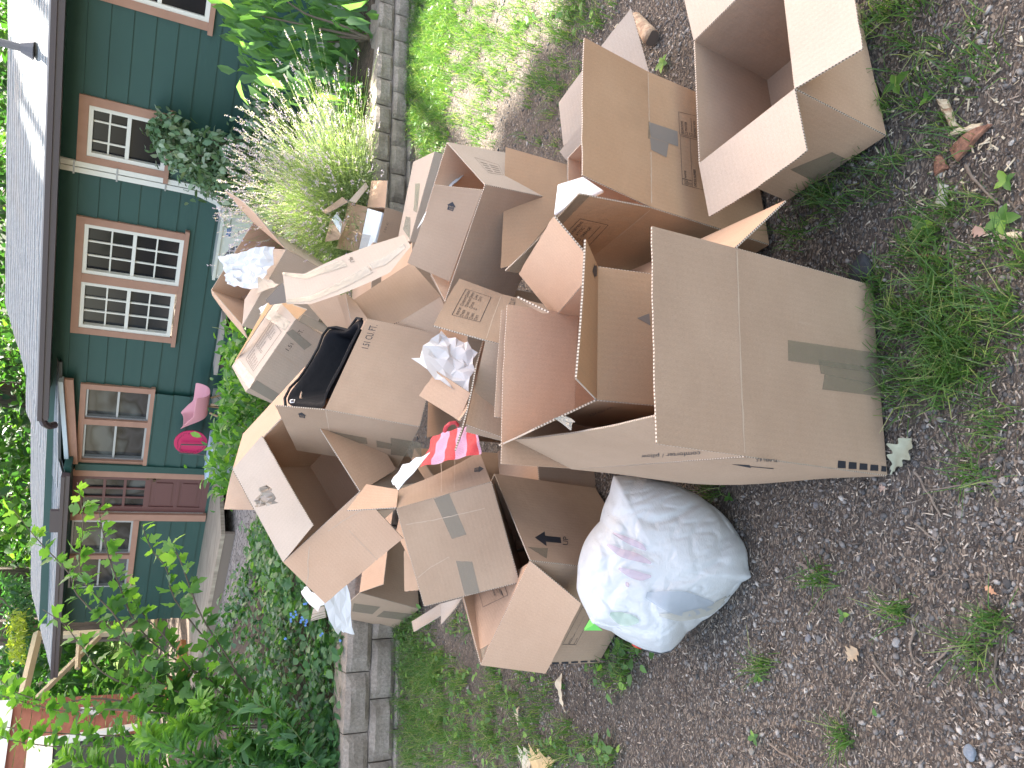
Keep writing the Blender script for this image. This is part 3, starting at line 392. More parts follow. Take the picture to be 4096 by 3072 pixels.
# F
D('F','x0',[('E1',1635,1195),('E1',1845,1125),('E1',1838,1140),('E1',1650,1212)],[it_text('1.51 CU. FT.',0,0,1,1)])
D('F','fy0',[('D4',1655,1330),('D4',1650,1195),('D4',1690,1195),('D4',1690,1330)],arrow_items(HOUSEARROW),name='printed_arrow')
D('F','y0',[('E1',2045,375),('E1',2150,335),('E1',2160,440),('E1',2140,440)],[it_poly([(0,1),(1,1),(1,0)])],INKG,name='printed_arrow')
# J
D('J','y0',[('D2',1395,415),('D2',1470,215),('D2',1535,222),('D2',1450,425)],[it_text('1.51 CU. FT.',0,0,1,1)])
D('J','fx0',[('D2',835,955),('D2',925,975),('D2',918,1018),('D2',850,1005)],arrow_items(HOUSEARROW),name='printed_arrow')
tape('J','x0',[('D2',1135,1205),('D2',1112,1125),('D2',1440,1185),('D2',1450,1240)]); tape('J','x0',[('D2',1530,1265),('D2',1525,1208),('D2',1660,1235),('D2',1650,1285)]); tape('J','x0',[('D2',1650,1330),('D2',1648,1185),('D2',1910,1225),('D2',1915,1365)])
# S
tape('S','y0',[('E2',510,640),('E2',640,590),('E2',790,945),('E2',665,985)]); tape('S','y0',[('E2',700,1175),('E2',840,1180),('E2',905,1445),('E2',775,1470)])
D('S','fy0',[('E2',945,350),('E2',940,415),('E2',858,420),('E2',862,372)],arrow_items(HOUSEARROW),name='printed_arrow')
# R, Q, P, M, G, H, O, K
tape('R','x0',[('D3',1315,1390),('D3',1330,1320),('D3',1560,1350),('D3',1490,1415)]); tape('R','x0',[('D3',1525,1435),('D3',1590,1385),('D3',1900,1420),('D3',1870,1480)])
for q in ([('D4',120,740),('D4',135,510),('D4',178,505),('D4',150,760)],[('D4',30,900),('D4',55,790),('D4',95,800),('D4',90,990)]): tape('P','z1',q,TAPE2)
LIST=form_items()
D('H','fy0',[('E1',445,352),('E1',567,125),('E1',788,198),('E1',690,415)],LIST)
D('H','y0',[('E1',925,290),('E1',960,205),('E1',1002,208),('E1',985,300)],[it_text('1.51 CU. FT.',0,0,1,1)])
D('M','z1',[('D2',400,510),('D2',625,170),('D2',708,278),('D2',465,620)],LIST)
D('M','y0',[('D2',735,420),('D2',780,368),('D2',808,380),('D2',765,440)],[it_text('1.51',0,0,1,1)]); D('M','y0',[('D2',832,290),('D2',862,248),('D2',898,262),('D2',868,305)],[it_text('FT.',0,0,1,1)])
for n,q in (('z1',[('D2',300,580),('D2',345,520),('D2',480,690),('D2',430,770)]),('z1',[('D2',520,120),('D2',590,50),('D2',790,195),('D2',740,270)]),('z1',[('D2',600,100),('D2',680,-10),('D2',720,30),('D2',640,140)]),('y0',[('D2',430,760),('D2',490,690),('D2',700,820),('D2',640,880)]),('y0',[('D2',740,280),('D2',800,250),('D2',965,385),('D2',900,430)]),('y0',[('D2',850,185),('D2',890,120),('D2',1120,230),('D2',1080,290)])): tape('M',n,q,TAPE2)
D('G','fy0',[('D4',418,652),('D4',500,672),('D4',472,748),('D4',400,724)],arrow_items(HOUSEARROW),name='printed_arrow')
D('G','x1',[('D4',640,285),('D4',850,350),('D4',893,440),('D4',760,420)],[*it_frame(0,0,1,1,.01,.02),*[it_rect(.1,.15+.18*i,.4,.19+.18*i) for i in range(4)],*[it_rect(.5,.15+.18*i,.9,.19+.18*i) for i in range(4)]],mat('faded_print',(.12,.10,.08),.8))
D('O','y0',[('K3',1265,1155),('K3',1330,990),('K3',1355,1000),('K3',1300,1165)],[it_text('1.51 C',0,0,1,1)])
# supporting boxes glimpsed in the gaps of the pile
def plainbox(k,x,y,z,L,W_,H_,rz,rx,lab):
    t=empty('cardboard_box',(x,y,z),lab,'box',GRP); R3=Matrix.Rotation(rz,3,'Z')@Matrix.Rotation(rx,3,'X'); o=np.array([x,y,z])
    c={(i,j,q):o+np.array(R3@Vector(((i-.5)*L,(j-.5)*W_,q*H_))) for i in(0,1) for j in(0,1) for q in(0,1)}
    for i,(n,q) in enumerate({'x0':[(0,0,0),(0,1,0),(0,1,1),(0,0,1)],'x1':[(1,1,0),(1,0,0),(1,0,1),(1,1,1)],'y0':[(1,0,0),(0,0,0),(0,0,1),(1,0,1)],'y1':[(0,1,0),(1,1,0),(1,1,1),(0,1,1)],'z0':[(0,0,0),(1,0,0),(1,1,0),(0,1,0)],'z1':[(0,0,1),(1,0,1),(1,1,1),(0,1,1)]}.items()):
        make_panel(nm(n),Panel([c[a] for a in q],.004,50+i),(INN,OUT),t,nu=6,nv=6)
plainbox('h1',.06,2.95,.01,.6,.42,.44,.2,0,'closed brown box glimpsed under the box with the black bag')
plainbox('h2',-.62,3.1,.01,.44,.44,.44,-.3,0,'closed brown box glimpsed under the tipped open box at left')
plainbox('h3',.35,3.75,.01,.5,.5,.45,.25,0,'closed brown box low at the back under the shiny taped box')
plainbox('h4',.45,4.45,.02,.5,.42,.44,.25,0,'closed brown box under the highest open box at the back')
plainbox('h5',-.42,2.55,.0,.42,.32,.25,.4,0,'closed low box in the shade beneath the striped bag')

CRS=mat('fold_crease',(.45,.345,.26),.8)
def crease(k,n,pts,w=.0011,m=CRS):
    pn=PAN[k,n]; u=[pn.uv_of(P(*a)) for a in pts]; V=[];F=[]
    sg=1 if float((np.array([0,0,HC])-pn.S(.5,.5))@pn.n)>0 else -1
    N_=24
    for i in range(N_+1):
        t=i/N_*(len(u)-1); j=min(int(t),len(u)-2); f=t-j; a=u[j][0]*(1-f)+u[j+1][0]*f; b=u[j][1]*(1-f)+u[j+1][1]*f
        du=(u[j+1][0]-u[j][0])*pn.lu; dv=(u[j+1][1]-u[j][1])*pn.lv; L=math.hypot(du,dv)+1e-9; ww=w*(.7+.6*random.random()); jj=random.gauss(0,.0004)
        for s in(-1,1): V.append(pn.S(a+(-dv/L)*(ww*s+jj)/pn.lu,b+(du/L)*(ww*s+jj)/pn.lv)+pn.n*sg*.0029)
        if i: q=2*i; F.append((q-2,q-1,q+1,q))
    pyd('crease_line',V,F,m,PAN[k,n,'o'])
crease('A','fy0',[('G1',768,350),('G1',785,900),('G2',800,100),('G2',822,540)],.0016)
crease('A','x0',[('G2',860,565),('G2',600,578),('G2',300,600),('G2',30,622)],.001)
crease('C','fy0',[('E3',842,640),('E3',852,1050)],.0016); crease('C','y0',[('E3',868,1320),('E4',1085,20),('E4',1088,250)],.0016); crease('C','fx0',[('E4',1078,296),('E4',850,490),('E4',612,706)],.0016)
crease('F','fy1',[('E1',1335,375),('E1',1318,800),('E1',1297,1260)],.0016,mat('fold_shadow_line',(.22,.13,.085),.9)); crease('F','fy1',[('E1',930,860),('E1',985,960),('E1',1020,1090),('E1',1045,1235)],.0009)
crease('Q','fy0',[('D3',950,830),('D3',935,960),('D3',940,1080),('D3',920,1170)],.0016); crease('Q','fy0',[('D3',1110,700),('D3',1240,610),('D3',1390,520)],.0012); crease('Q','fy0',[('D3',1290,690),('D3',1540,950)],.001)
crease('S','y0',[('E2',270,860),('E2',520,820),('E2',950,720)],.0012); crease('S','y0',[('E2',370,1320),('E2',480,1230),('E2',640,1140)],.001); crease('S','fy0',[('E2',570,300),('E2',575,590)],.0012); crease('S','fy0',[('E2',690,280),('E2',685,560)],.001)
crease('J','x0',[('D2',1090,955),('D2',1120,1130),('D2',1150,1220),('D2',1190,1340)],.0016); crease('H','y0',[('E1',875,185),('E1',800,380),('E1',745,555)],.0015)
crease('M','y0',[('D2',640,425),('D2',840,570)],.0014); crease('N','y0',[('K1',1450,1110),('K1',1700,1260)],.0015); crease('D','flap',[('D4',1443,352),('D4',1443,480)],.0012)
# ---------------------------------------------------------------- ground, bed, path
WA=np.array([-2.17,4.3]); WE=np.array([.969,.246]); WN=np.array([-.246,.969])   # stone wall foot line
def behind(x,y): return (x-WA[0])*WN[0]+(y-WA[1])*WN[1]
def hz(x,y):
    b=behind(x,y)
    und=.012*mnoise.noise(Vector((x*1.3,y*1.3,0)))+.006*mnoise.noise(Vector((x*5,y*5,3)))
    if b<.14: return und
    return .25+min(max((b-.2)/6,0),1)*.18+und*1.5+(min(max((b-9)/20,0),1)*1.5)
m=mat('driveway_soil_gravel',(.1,.08,.06),.95,spec=.2); n=N(m); co=n.coord('Object')
dn=n.n('TexNoise'); n.l(co,dn.inputs['Vector']); dn.inputs['Scale'].default_value=9; dn.inputs['Detail'].default_value=3; dv_=n.n('VectorMath',operation='MULTIPLY_ADD'); n.l(dn.outputs['Color'],dv_.inputs[0]); dv_.inputs[1].default_value=(.035,.035,.0); n.l(co,dv_.inputs[2]); co=dv_.outputs[0]; big=n.noise(co,1.1,5,.6); fine=n.noise(co,38,8,.75); v1=n.vor(n.mapping(co,(1,1.7,1),(0,0,.5)),62,'Distance'); v2=n.vor(n.mapping(co,(1,1.7,1),(0,0,.5)),62,'Color'); v3=n.vor(n.mapping(co,(1,2.6,1),(0,0,-.7)),120,'Color'); v4=n.vor(co,34,'Distance')
bw=n.n('RGBToBW'); n.l(v2,bw.inputs[0]); bw3=n.n('RGBToBW'); n.l(v3,bw3.inputs[0])
c=n.mix(n.ramp(fine,[(.3,(0,0,0)),(.7,(1,1,1))]),(.048,.040,.035),(.17,.145,.125))
c=n.mix(n.ramp(bw3.outputs[0],[(.55,(0,0,0)),(.62,(.8,.8,.8))]),c,n.ramp(bw3.outputs[0],[(.6,(.12,.085,.065)),(.72,(.34,.28,.22))]))
st=n.ramp(bw.outputs[0],[(.3,(.085,.08,.08)),(.6,(.20,.19,.18)),(.85,(.36,.33,.30))])
gm=n.math('MULTIPLY',n.ramp(v1,[(.30,(1,1,1)),(.46,(0,0,0))]),n.ramp(bw.outputs[0],[(.42,(0,0,0)),(.46,(1,1,1))]))
c=n.mix(gm,c,st); c=n.mix(n.ramp(big,[(.46,(0,0,0)),(.64,(.55,.55,.55))]),c,n.mix(fine,(.052,.042,.036),(.15,.125,.105))); n.col(c)
h=n.math('ADD',n.math('MULTIPLY',gm,.7),n.math('ADD',n.math('MULTIPLY',fine,1.2),n.math('MULTIPLY',bw3.outputs[0],.5))); n.bump(h,.010,1.)
SOIL=m
m=mat('garden_bed_soil',(.05,.035,.025),.95); n=N(m); co=n.coord('Object'); f=n.noise(co,25,8,.7); n.col(n.ramp(f,[(.3,(.02,.014,.01)),(.7,(.13,.09,.06))])); n.bump(f,.02,1); BED=m
def grid(name,xs,ys,hf,m,kind='structure',ok=None):
    V=np.array([(x,y,hf(x,y)) for y in ys for x in xs]); W=len(xs); F=[]
    for j in range(len(ys)-1):
        for i in range(W-1):
            if ok and not ok((xs[i]+xs[i+1])/2,(ys[j]+ys[j+1])/2): continue
            F.append((j*W+i,j*W+i+1,(j+1)*W+i+1,(j+1)*W+i))
    o=npmesh(name,V,np.array(F),m,smooth=True); o['kind']=kind; return o
xs=list(np.linspace(-60,-6,10))+list(np.linspace(-5.5,5.5,110))+list(np.linspace(6,60,10)); ys=list(np.linspace(-30,-1,6))+list(np.linspace(-.5,7,90))
grid('ground',xs,ys,lambda x,y:.012*mnoise.noise(Vector((x*1.3,y*1.3,0)))+.006*mnoise.noise(Vector((x*5,y*5,3))),SOIL,ok=lambda x,y:behind(x,y)<.25)
ys2=list(np.linspace(2.5,16,100))+list(np.linspace(17,90,20))
grid('garden_bed_ground',xs,ys2,hz,BED,ok=lambda x,y:behind(x,y)>.1)
# stone retaining wall: two stretches of split-face blocks
m=mat('concrete_block',(.2,.165,.135),.92,spec=.2); n=N(m); co=n.coord('Object'); f=n.noise(co,60,8,.75); g=n.noise(co,5,4); s=n.noise(n.mapping(co,(25,25,8)),1,5,.7)
c=n.mix(n.ramp(f,[(.3,(0,0,0)),(.7,(1,1,1))]),(.19,.16,.135),(.40,.35,.30)); c=n.mix(n.ramp(g,[(.45,(0,0,0)),(.7,(.6,.6,.6))]),c,(.15,.12,.095)); n.col(c); n.bump(n.math('ADD',f,n.math('MULTIPLY',s,.8)),.006,1); BLK=m
def block(mb,s0,s1,d0,d1,z0,z1,proud,seed):
    """split face block: front face bulges, back plain; s along wall, d behind the face"""
    nx,nz=8,5; base=len(mb.v)
    def W(s,d,z): p=WA+WE*s+WN*d; return (p[0],p[1],z)
    for j in range(nz+1):
        for i in range(nx+1):
            u,v=i/nx,j/nz; e=min(u,1-u)*4; e=min(e,1)**.6; ev=min(min(v,1-v)*5,1)**.6
            dz=mnoise.noise(Vector((s0*9+u*3,z0*9+v*2,seed)))*.012
            mb.v.append(W(s0+(s1-s0)*u,d0-proud*e*(.4+.6*ev)+dz*ev,z0+(z1-z0)*v))
    for j in range(nz):
        for i in range(nx): a=base+j*(nx+1)+i; mb.f.append((a,a+1,a+nx+2,a+nx+1))
    b2=len(mb.v)
    for i in range(nx+1): u=i/nx; mb.v.append(W(s0+(s1-s0)*u,d1,z1))
    t=base+nz*(nx+1)
    for i in range(nx): mb.f.append((t+i,t+i+1,b2+i+1,b2+i))
    k=len(mb.v); mb.v+=[W(s0,d1,z0),W(s1,d1,z0)]
    mb.f.append((base,base+nx+0,t+nx,t)) if False else None
    mb.f.append(tuple([k]+[base+j*(nx+1) for j in range(nz+1)]+[b2])); mb.f.append(tuple([k+1,b2+nx]+[base+j*(nx+1)+nx for j in range(nz,-1,-1)]))
def wall(name,s0,s1,L,Hs,proud,lab,setb=.02):
    mb=MB(); z=-.03
    for r,(h) in enumerate(Hs):
        s=s0-(L/2 if r%2 else 0)
        while s<s1:
            l=L*random.uniform(.96,1.0); block(mb,s+.003,s+l-.003,setb*r+random.uniform(-.004,.004),.30,z+.002,z+h-.002,proud,r+s); s+=l
        z+=h
    o=mb.build(name,BLK); setp(o,lab,'wall','stone retaining walls'); return o
wall('retaining_wall',-3.2,1.62,.36,[.045,.15,.155],.035,'low grey stone retaining wall of long split blocks, left of the pile by the ivy')
wall('retaining_wall',1.63,8.5,.225,[.05,.115,.12],.034,'low stone retaining wall of short rounded blocks on the right, below the lavender',.035)
# concrete path at the right, stone path and deck at the left
m=mat('path_concrete',(.42,.38,.33),.9); n=N(m); co=n.coord('Object'); f=n.noise(co,14,8,.7); n.col(n.ramp(f,[(.3,(.27,.25,.22)),(.7,(.48,.44,.39))])); n.bump(f,.004,.8); CONC=m
def sheet(name,pts,m,z=None,th=.03,kind='structure'):
    mb=MB(); k=len(pts); top=[(p[0],p[1],(hz(p[0],p[1])+.03 if z is None else z)) for p in pts]; mb.add(top+[(a,b,c-th) for a,b,c in top],[tuple(range(k)),tuple(range(2*k-1,k-1,-1))]+[(i,i+k,(i+1)%k+k,(i+1)%k) for i in range(k)])
    o=mb.build(name,m); 
    if kind:o['kind']=kind
    return o
sheet('path',[(1.55,7.6),(2.3,6.35),(4.6,6.9),(8,8.2),(8,9.0),(4.2,8.1),(2.8,7.9),(2.1,9.2),(1.4,9.2)],CONC,z=.345,th=.08)
m=mat('stone_path_cobble',(.3,.27,.24),.9); n=N(m); co=n.coord('Object'); v=n.vor(n.mapping(co,(7,7,7)),1.8,'Distance',feature='DISTANCE_TO_EDGE'); v2=n.vor(n.mapping(co,(7,7,7)),1.8,'Color'); f=n.noise(co,50,5)
c=n.mix(v2,(.2,.175,.155),(.36,.31,.28)); n.col(n.mix(n.ramp(v,[(.03,(0,0,0)),(.1,(1,1,1))]),(.08,.065,.05),n.mix(.4,c,f,'OVERLAY'))); n.bump(v,.02,.8)
sheet('stone_path',[(-1.0,7.3),(-1.9,7.6),(-3.0,8.7),(-4.4,10.6),(-3.2,10.9),(-2.2,10.4),(-1.7,9.6),(-1.1,8.6)],m,z=.43,th=.08)
# ---------------------------------------------------------------- house
AL=math.radians(30.64); dW=np.array([-math.cos(AL),math.sin(AL),0]); nW=np.array([math.sin(AL),math.cos(AL),0]); DW=8.3
def Wp(s,z,o=0.): p=nW*(DW-o)+dW*s; return np.array([p[0],p[1],z])
def wbox(mb,s0,s1,z0,z1,o0,o1):
    mb.hexa([Wp(s0,z0,o0),Wp(s1,z0,o0),Wp(s1,z0,o1),Wp(s0,z0,o1),Wp(s0,z1,o0),Wp(s1,z1,o0),Wp(s1,z1,o1),Wp(s0,z1,o1)])
H=empty('house',Wp(3,.4),'dark green lap sided house with brown gutter and copper brown window trim','house')
m=mat('green_siding_paint',(.011,.046,.042),.55); n=N(m); co=n.coord('Object'); f=n.noise(co,3,5); f2=n.noise(co,120,3); n.col(n.mix(f,(.009,.052,.042),(.016,.070,.056))); n.bump(f2,.001,.5); SID=m
TRIM=mat('copper_brown_trim',(.36,.19,.13),.6); n=N(TRIM); f=n.noise(n.coord('Object'),9,5); n.col(n.mix(f,(.32,.165,.11),(.42,.235,.165)))
WHT=mat('white_vinyl',(.72,.70,.64),.4); GUT=mat('brown_gutter_metal',(.055,.038,.04),.4)
GL=mat('dark_window_glass',(.008,.010,.015),.08,spec=.25); GL2=mat('window_glass_pale_reflection',(.022,.026,.032),.08,spec=.35)
def planks(mb,s0,s1,z0,z1,ex=.187,holes=(),off=0.):
    z=z0
    ss=sorted(set([s0,s1]+[h for q in holes for h in q[:2] if s0<h<s1]))
    k=0
    while z<z1:
        zt=min(z+ex,z1)
        for a,b in zip(ss[:-1],ss[1:]):
            mid=(a+b)/2; segs=[(z,zt)]
            for hs0,hs1,hz0,hz1 in holes:
                if hs0<mid<hs1: segs=[q for (u,v) in segs for q in ((u,min(v,hz0)),(max(u,hz1),v)) if q[1]-q[0]>1e-4]
            for u,v in segs:
                tb=lambda zz:.004+.016*(1-(zz-z)/ex)
                nseg=max(1,int((b-a)/.35)); 
                for i in range(nseg):
                    x0,x1=a+(b-a)*i/nseg,a+(b-a)*(i+1)/nseg
                    w=lambda s:.0035*mnoise.noise(Vector((s*2.2,z*5,k)))
                    c8=[Wp(x0,u+w(x0)*(u==z),off-.02),Wp(x1,u+w(x1)*(u==z),off-.02),Wp(x1,u+w(x1)*(u==z),off+tb(u)),Wp(x0,u+w(x0)*(u==z),off+tb(u)),Wp(x0,v,off-.02),Wp(x1,v,off-.02),Wp(x1,v,off+tb(v)),Wp(x0,v,off+tb(v))]
                    mb.add(c8,[(0,1,2,3),(3,2,6,7),(4,7,6,5)])
        z=zt;k+=1
holes=[(3.52,4.76,1.31,2.26),(2.30,2.80,1.58,2.28),(-.2,1.27,1.34,2.2),(5.57,6.62,1.46,2.14),(6.86,7.5,.62,2.25),(7.61,8.9,1.48,2.2)]
mb=MB(); planks(mb,-3,9.6,.28,2.52,holes=holes); mb.build('siding_wall',SID,H)
mb=MB(); wbox(mb,-3,9.6,.0,.30,-.2,-.01); mb.build('foundation',CONC,H)
def window(s0,s1,z0,z1,cols,rows,sill=True,bar=.016,glass=GL,fr=.04,name='window'):
    f=MB(); wbox(f,s0,s1,z1-fr,z1,-.05,.03); wbox(f,s0,s1,z0,z0+fr,-.05,.03); wbox(f,s0,s0+fr,z0+fr,z1-fr,-.05,.03); wbox(f,s1-fr,s1,z0+fr,z1-fr,-.05,.03); wbox(f,s0+fr,s1-fr,(z0+z1)/2-.018,(z0+z1)/2+.018,-.045,.02)
    o=f.build('window',WHT,H); p=MB(); wbox(p,s0+fr,s1-fr,z0+fr,z1-fr,-.06,-.03); p.build('pane',glass,o)
    if cols>1 or rows>1:
        b=MB()
        for i in range(1,cols): s=s0+fr+(s1-s0-2*fr)*i/cols; wbox(b,s-bar/2,s+bar/2,z0+fr,z1-fr,-.028,-.005)
        for j in range(1,rows):
            if rows%2==0 and j==rows//2: continue
            z=z0+fr+(z1-z0-2*fr)*j/rows; wbox(b,s0+fr,s1-fr,z-bar/2,z+bar/2,-.028,-.004)
        b.build('glazing_bar',WHT,o)
    return o
def trim(s0,s1,z0,z1,w=.075,sill=.03,ms=()):
    t=MB(); wbox(t,s0-w,s1+w,z1,z1+w,.0,.045); wbox(t,s0-w,s0,z0,z1,.0,.042); wbox(t,s1,s1+w,z0,z1,.0,.042)
    for a,b in ms: wbox(t,a,b,z0,z1,.0,.041)
    o=t.build('window_trim',TRIM,H); q=MB(); wbox(q,s0-w-.04,s1+w+.03,z0-.045,z0,0,.075); q.build('sill',TRIM,o)
trim(3.52,4.76,1.31,2.26,ms=[(4.09,4.19)]); window(3.52,4.09,1.31,2.26,3,4); window(4.19,4.76,1.33,2.26,3,4,glass=GL2)
trim(2.30,2.80,1.58,2.28,w=.085); o=window(2.30,2.80,1.58,2.28,1,1); b=MB(); 
for s in(2.45,2.65): wbox(b,s-.008,s+.008,1.95,2.24,-.028,-.005)
wbox(b,2.34,2.76,2.09,2.106,-.028,-.004); b.build('glazing_bar',WHT,o)
trim(.0,1.27,1.34,2.2); window(.0,1.27,1.34,2.2,4,2)
# curtain and pale room glimpses behind the left sash
CUR=mat('pale_curtain',(.32,.35,.38),.8); t=MB(); t.add([Wp(4.22,2.24,-.1),Wp(4.72,2.24,-.1),Wp(4.72,1.95,-.1),Wp(4.45,2.0,-.12),Wp(4.3,2.2,-.1)],[(0,1,2,3,4)]); 
# sunroom
t=MB(); wbox(t,5.50,6.70,2.14,2.20,0,.05); wbox(t,5.50,5.57,1.46,2.14,0,.05); wbox(t,6.62,6.74,1.46,2.14,0,.05); wbox(t,6.0,6.08,1.46,2.14,0,.048); o=t.build('window_trim',TRIM,H); q=MB(); wbox(q,5.48,6.74,1.415,1.46,0,.07); q.build('sill',TRIM,o)
def slider(s0,s1,z0,z1):
    f=MB(); a=.022; wbox(f,s0,s1,z1-a,z1,-.05,.01); wbox(f,s0,s1,z0,z0+a,-.05,.01); wbox(f,s0,s0+a,z0+a,z1-a,-.05,.01); wbox(f,s1-a,s1,z0+a,z1-a,-.05,.01); wbox(f,s0+a,s1-a,(z0+z1)/2-.012,(z0+z1)/2+.012,-.05,.0)
    o=f.build('window',mat('grey_aluminium',(.34,.36,.38),.35,.5),H); p=MB(); wbox(p,s0+a,s1-a,z0+a,z1-a,-.07,-.045); p.build('pane',SCRN,o)
SCRN=mat('screened_glass',(.07,.075,.08),.10,spec=.5); n=N(SCRN); co=n.coord('Object'); f=n.noise(n.mapping(co,(1,1,1.6)),2.2,2,.35); n.col(n.ramp(f,[(.36,(.012,.014,.016)),(.47,(.05,.05,.055)),(.52,(.02,.022,.024)),(.62,(.10,.11,.11))]))
slider(5.57,6.0,1.46,2.14); slider(6.08,6.62,1.46,2.14); slider(7.66,8.25,1.49,2.2); slider(8.32,8.9,1.49,2.2)
t=MB(); wbox(t,8.25,8.32,1.44,2.2,0,.05); wbox(t,7.60,8.95,1.42,1.49,0,.06); t.build('window_trim',TRIM,H)
mb=MB(); planks(mb,5.55,6.74,.45,1.415,ex=.19,off=.05); wbox(mb,6.66,6.76,.4,2.2,.0,.085); mb.build('lower_siding',SID,H)
# door
DOOR=mat('reddish_brown_door_paint',(.13,.05,.045),.5); t=MB(); wbox(t,6.76,6.87,.6,2.25,0,.06); wbox(t,7.50,7.61,.6,2.25,0,.06); t.build('door_trim',TRIM,H)
d=MB(); wbox(d,6.87,7.5,.62,.70,-.04,.0); wbox(d,6.87,6.96,.70,2.22,-.04,.0); wbox(d,7.41,7.5,.70,2.22,-.04,.0); wbox(d,6.96,7.41,2.1,2.22,-.04,0); wbox(d,6.96,7.41,1.33,1.40,-.04,0); wbox(d,6.96,7.41,.70,1.33,-.04,-.014); wbox(d,6.96,7.41,.985,1.03,-.014,0)
for a,b in((.76,.95),(1.07,1.27)): wbox(d,7.0,7.37,a,b,-.014,-.003)
for j in(1,2): z=1.40+.7*j/3; wbox(d,6.96,7.41,z-.016,z+.016,-.02,0)
for i in(1,2): s=6.96+.45*i/3; wbox(d,s-.012,s+.012,1.40,2.1,-.02,-.002)
DO=d.build('door',DOOR,H); g=MB(); wbox(g,6.96,7.41,1.40,2.1,-.036,-.028); g.build('pane',SCRN,DO); k=MB(); wbox(k,6.895,6.925,1.22,1.36,.0,.012); k.tube([Wp(6.91,1.3,.01),Wp(6.91,1.3,.06)],.02,8); k.tube([Wp(6.91,1.38,.0),Wp(6.91,1.38,.03)],.018,8); k.build('handle',mat('dark_brass',(.08,.06,.04),.35,.8),DO)
g=MB(); wbox(g,7.5,7.515,.64,2.1,0,.02); g.build('storm_strip',WHT,DO)
# roof, fascia, gutter
m=mat('weathered_grey_shingle',(.3,.32,.33),.9); n=N(m); uv=n.coord('UV'); wv=n.n('TexWave',wave_type='BANDS',bands_direction='Y'); n.l(uv,wv.inputs['Vector']); wv.inputs['Scale'].default_value=3.4; wv.inputs['Distortion'].default_value=1.2; wv.inputs['Detail'].default_value=3; wv.inputs['Detail Scale'].default_value=6
f=n.noise(n.mapping(uv,(6,30,1)),1,6,.7); g=n.noise(uv,1.3,4)
c=n.mix(n.ramp(f,[(.3,(0,0,0)),(.7,(1,1,1))]),(.20,.225,.235),(.38,.40,.405)); c=n.mix(n.ramp(wv.outputs['Fac'],[(.0,(.8,.8,.8)),(.3,(0,0,0))]),c,(.07,.075,.08)); c=n.mix(n.ramp(g,[(.58,(0,0,0)),(.75,(.5,.5,.5))]),c,(.30,.27,.23)); n.col(c); n.bump(n.math('ADD',wv.outputs['Fac'],f),.02,.8); SHG=m
def roofplane(name,pts,m,parent,th=.03,nu=30,nv=16):
    a,b,c,d=[np.array(p) for p in pts]; V=[];F=[];UV=[]; W=nu+1; lu=np.linalg.norm(b-a); lv=np.linalg.norm(d-a); nn=np.cross(b-a,d-a); nn/=np.linalg.norm(nn); nn*=1 if nn[2]>0 else -1
    for j in range(nv+1):
        for i in range(W): u,v=i/nu,j/nv; p=(1-u)*(1-v)*a+u*(1-v)*b+u*v*c+(1-u)*v*d; V.append(p+nn*.012*mnoise.noise(Vector((u*lu*2,v*lv*9,1))))
    K=len(V); V+=[p-nn*th for p in V]
    for j in range(nv):
        for i in range(nu):
            q=(j*W+i,j*W+i+1,(j+1)*W+i+1,(j+1)*W+i); uvq=[(i/nu*lu,j/nv*lv),((i+1)/nu*lu,j/nv*lv),((i+1)/nu*lu,(j+1)/nv*lv),(i/nu*lu,(j+1)/nv*lv)]; F.append(q); UV.append(uvq); F.append(tuple(x+K for x in q[::-1])); UV.append(uvq[::-1])
    for i in range(nu): F.append((i+1,i,i+K,i+1+K)); UV.append([(0,0)]*4)
    return pyd(name,V,F,m,parent,uv=UV)
EO=.42
roofplane('roof',[Wp(-4,2.56,EO),Wp(5.75,2.56,EO),Wp(5.2,3.12,-1.1),Wp(-4,3.12,-1.1)],SHG,H)
roofplane('roof',[Wp(5.2,2.42,.1),Wp(6.9,2.36,.25),Wp(6.9,2.92,-1.3),Wp(5.1,2.92,-1.3)],SHG,H)
roofplane('roof',[Wp(6.55,2.31,.38),Wp(10.2,2.31,.38),Wp(10.2,2.78,-1.2),Wp(6.0,2.86,-1.2)],SHG,H)
t=MB(); wbox(t,-4,5.6,2.50,2.55,.0,.40); wbox(t,6.5,10.2,2.22,2.30,0,.34); t.build('soffit',SID,H)
def gutter(s0,s1,z1,h,o0,o1):
    t=MB(); wbox(t,s0,s1,z1-h,z1-h*.45,o0,o1-.02); wbox(t,s0,s1,z1-h*.45,z1,o0,o1); return t.build('gutter',GUT,H)
gutter(-4,5.72,2.56,.10,.43,.53); gutter(6.55,10.2,2.31,.09,.39,.48)
t=MB(); wbox(t,-4,5.72,2.562,2.585,.40,.44); t.build('drip_edge',mat('grey_drip_edge',(.35,.33,.33),.5),H)
t=MB(); t.tube([Wp(5.70,2.53,.48),Wp(5.78,2.50,.48),Wp(5.86,2.46,.42),Wp(5.88,2.40,.36)],.04,8); t.build('downspout_elbow',GUT,H)
t=MB(); t.hexa([Wp(5.4,2.27,.1),Wp(6.62,2.17,.1),Wp(6.62,2.17,.14),Wp(5.4,2.27,.14),Wp(5.4,2.36,.1),Wp(6.62,2.26,.1),Wp(6.62,2.26,.14),Wp(5.4,2.36,.14)]); t.build('fascia',TRIM,H)
t=MB(); t.hexa([Wp(5.4,2.365,.08),Wp(6.5,2.265,.08),Wp(6.5,2.265,.2),Wp(5.4,2.365,.2),Wp(5.4,2.41,.08),Wp(6.5,2.31,.08),Wp(6.5,2.31,.2),Wp(5.4,2.41,.2)]); t.build('metal_flashing',mat('pale_blue_metal',(.45,.52,.56),.35),H)
t=MB(); wbox(t,7.15,7.5,2.31,2.41,.36,.40); t.build('roof_vent_panel',GUT,H)
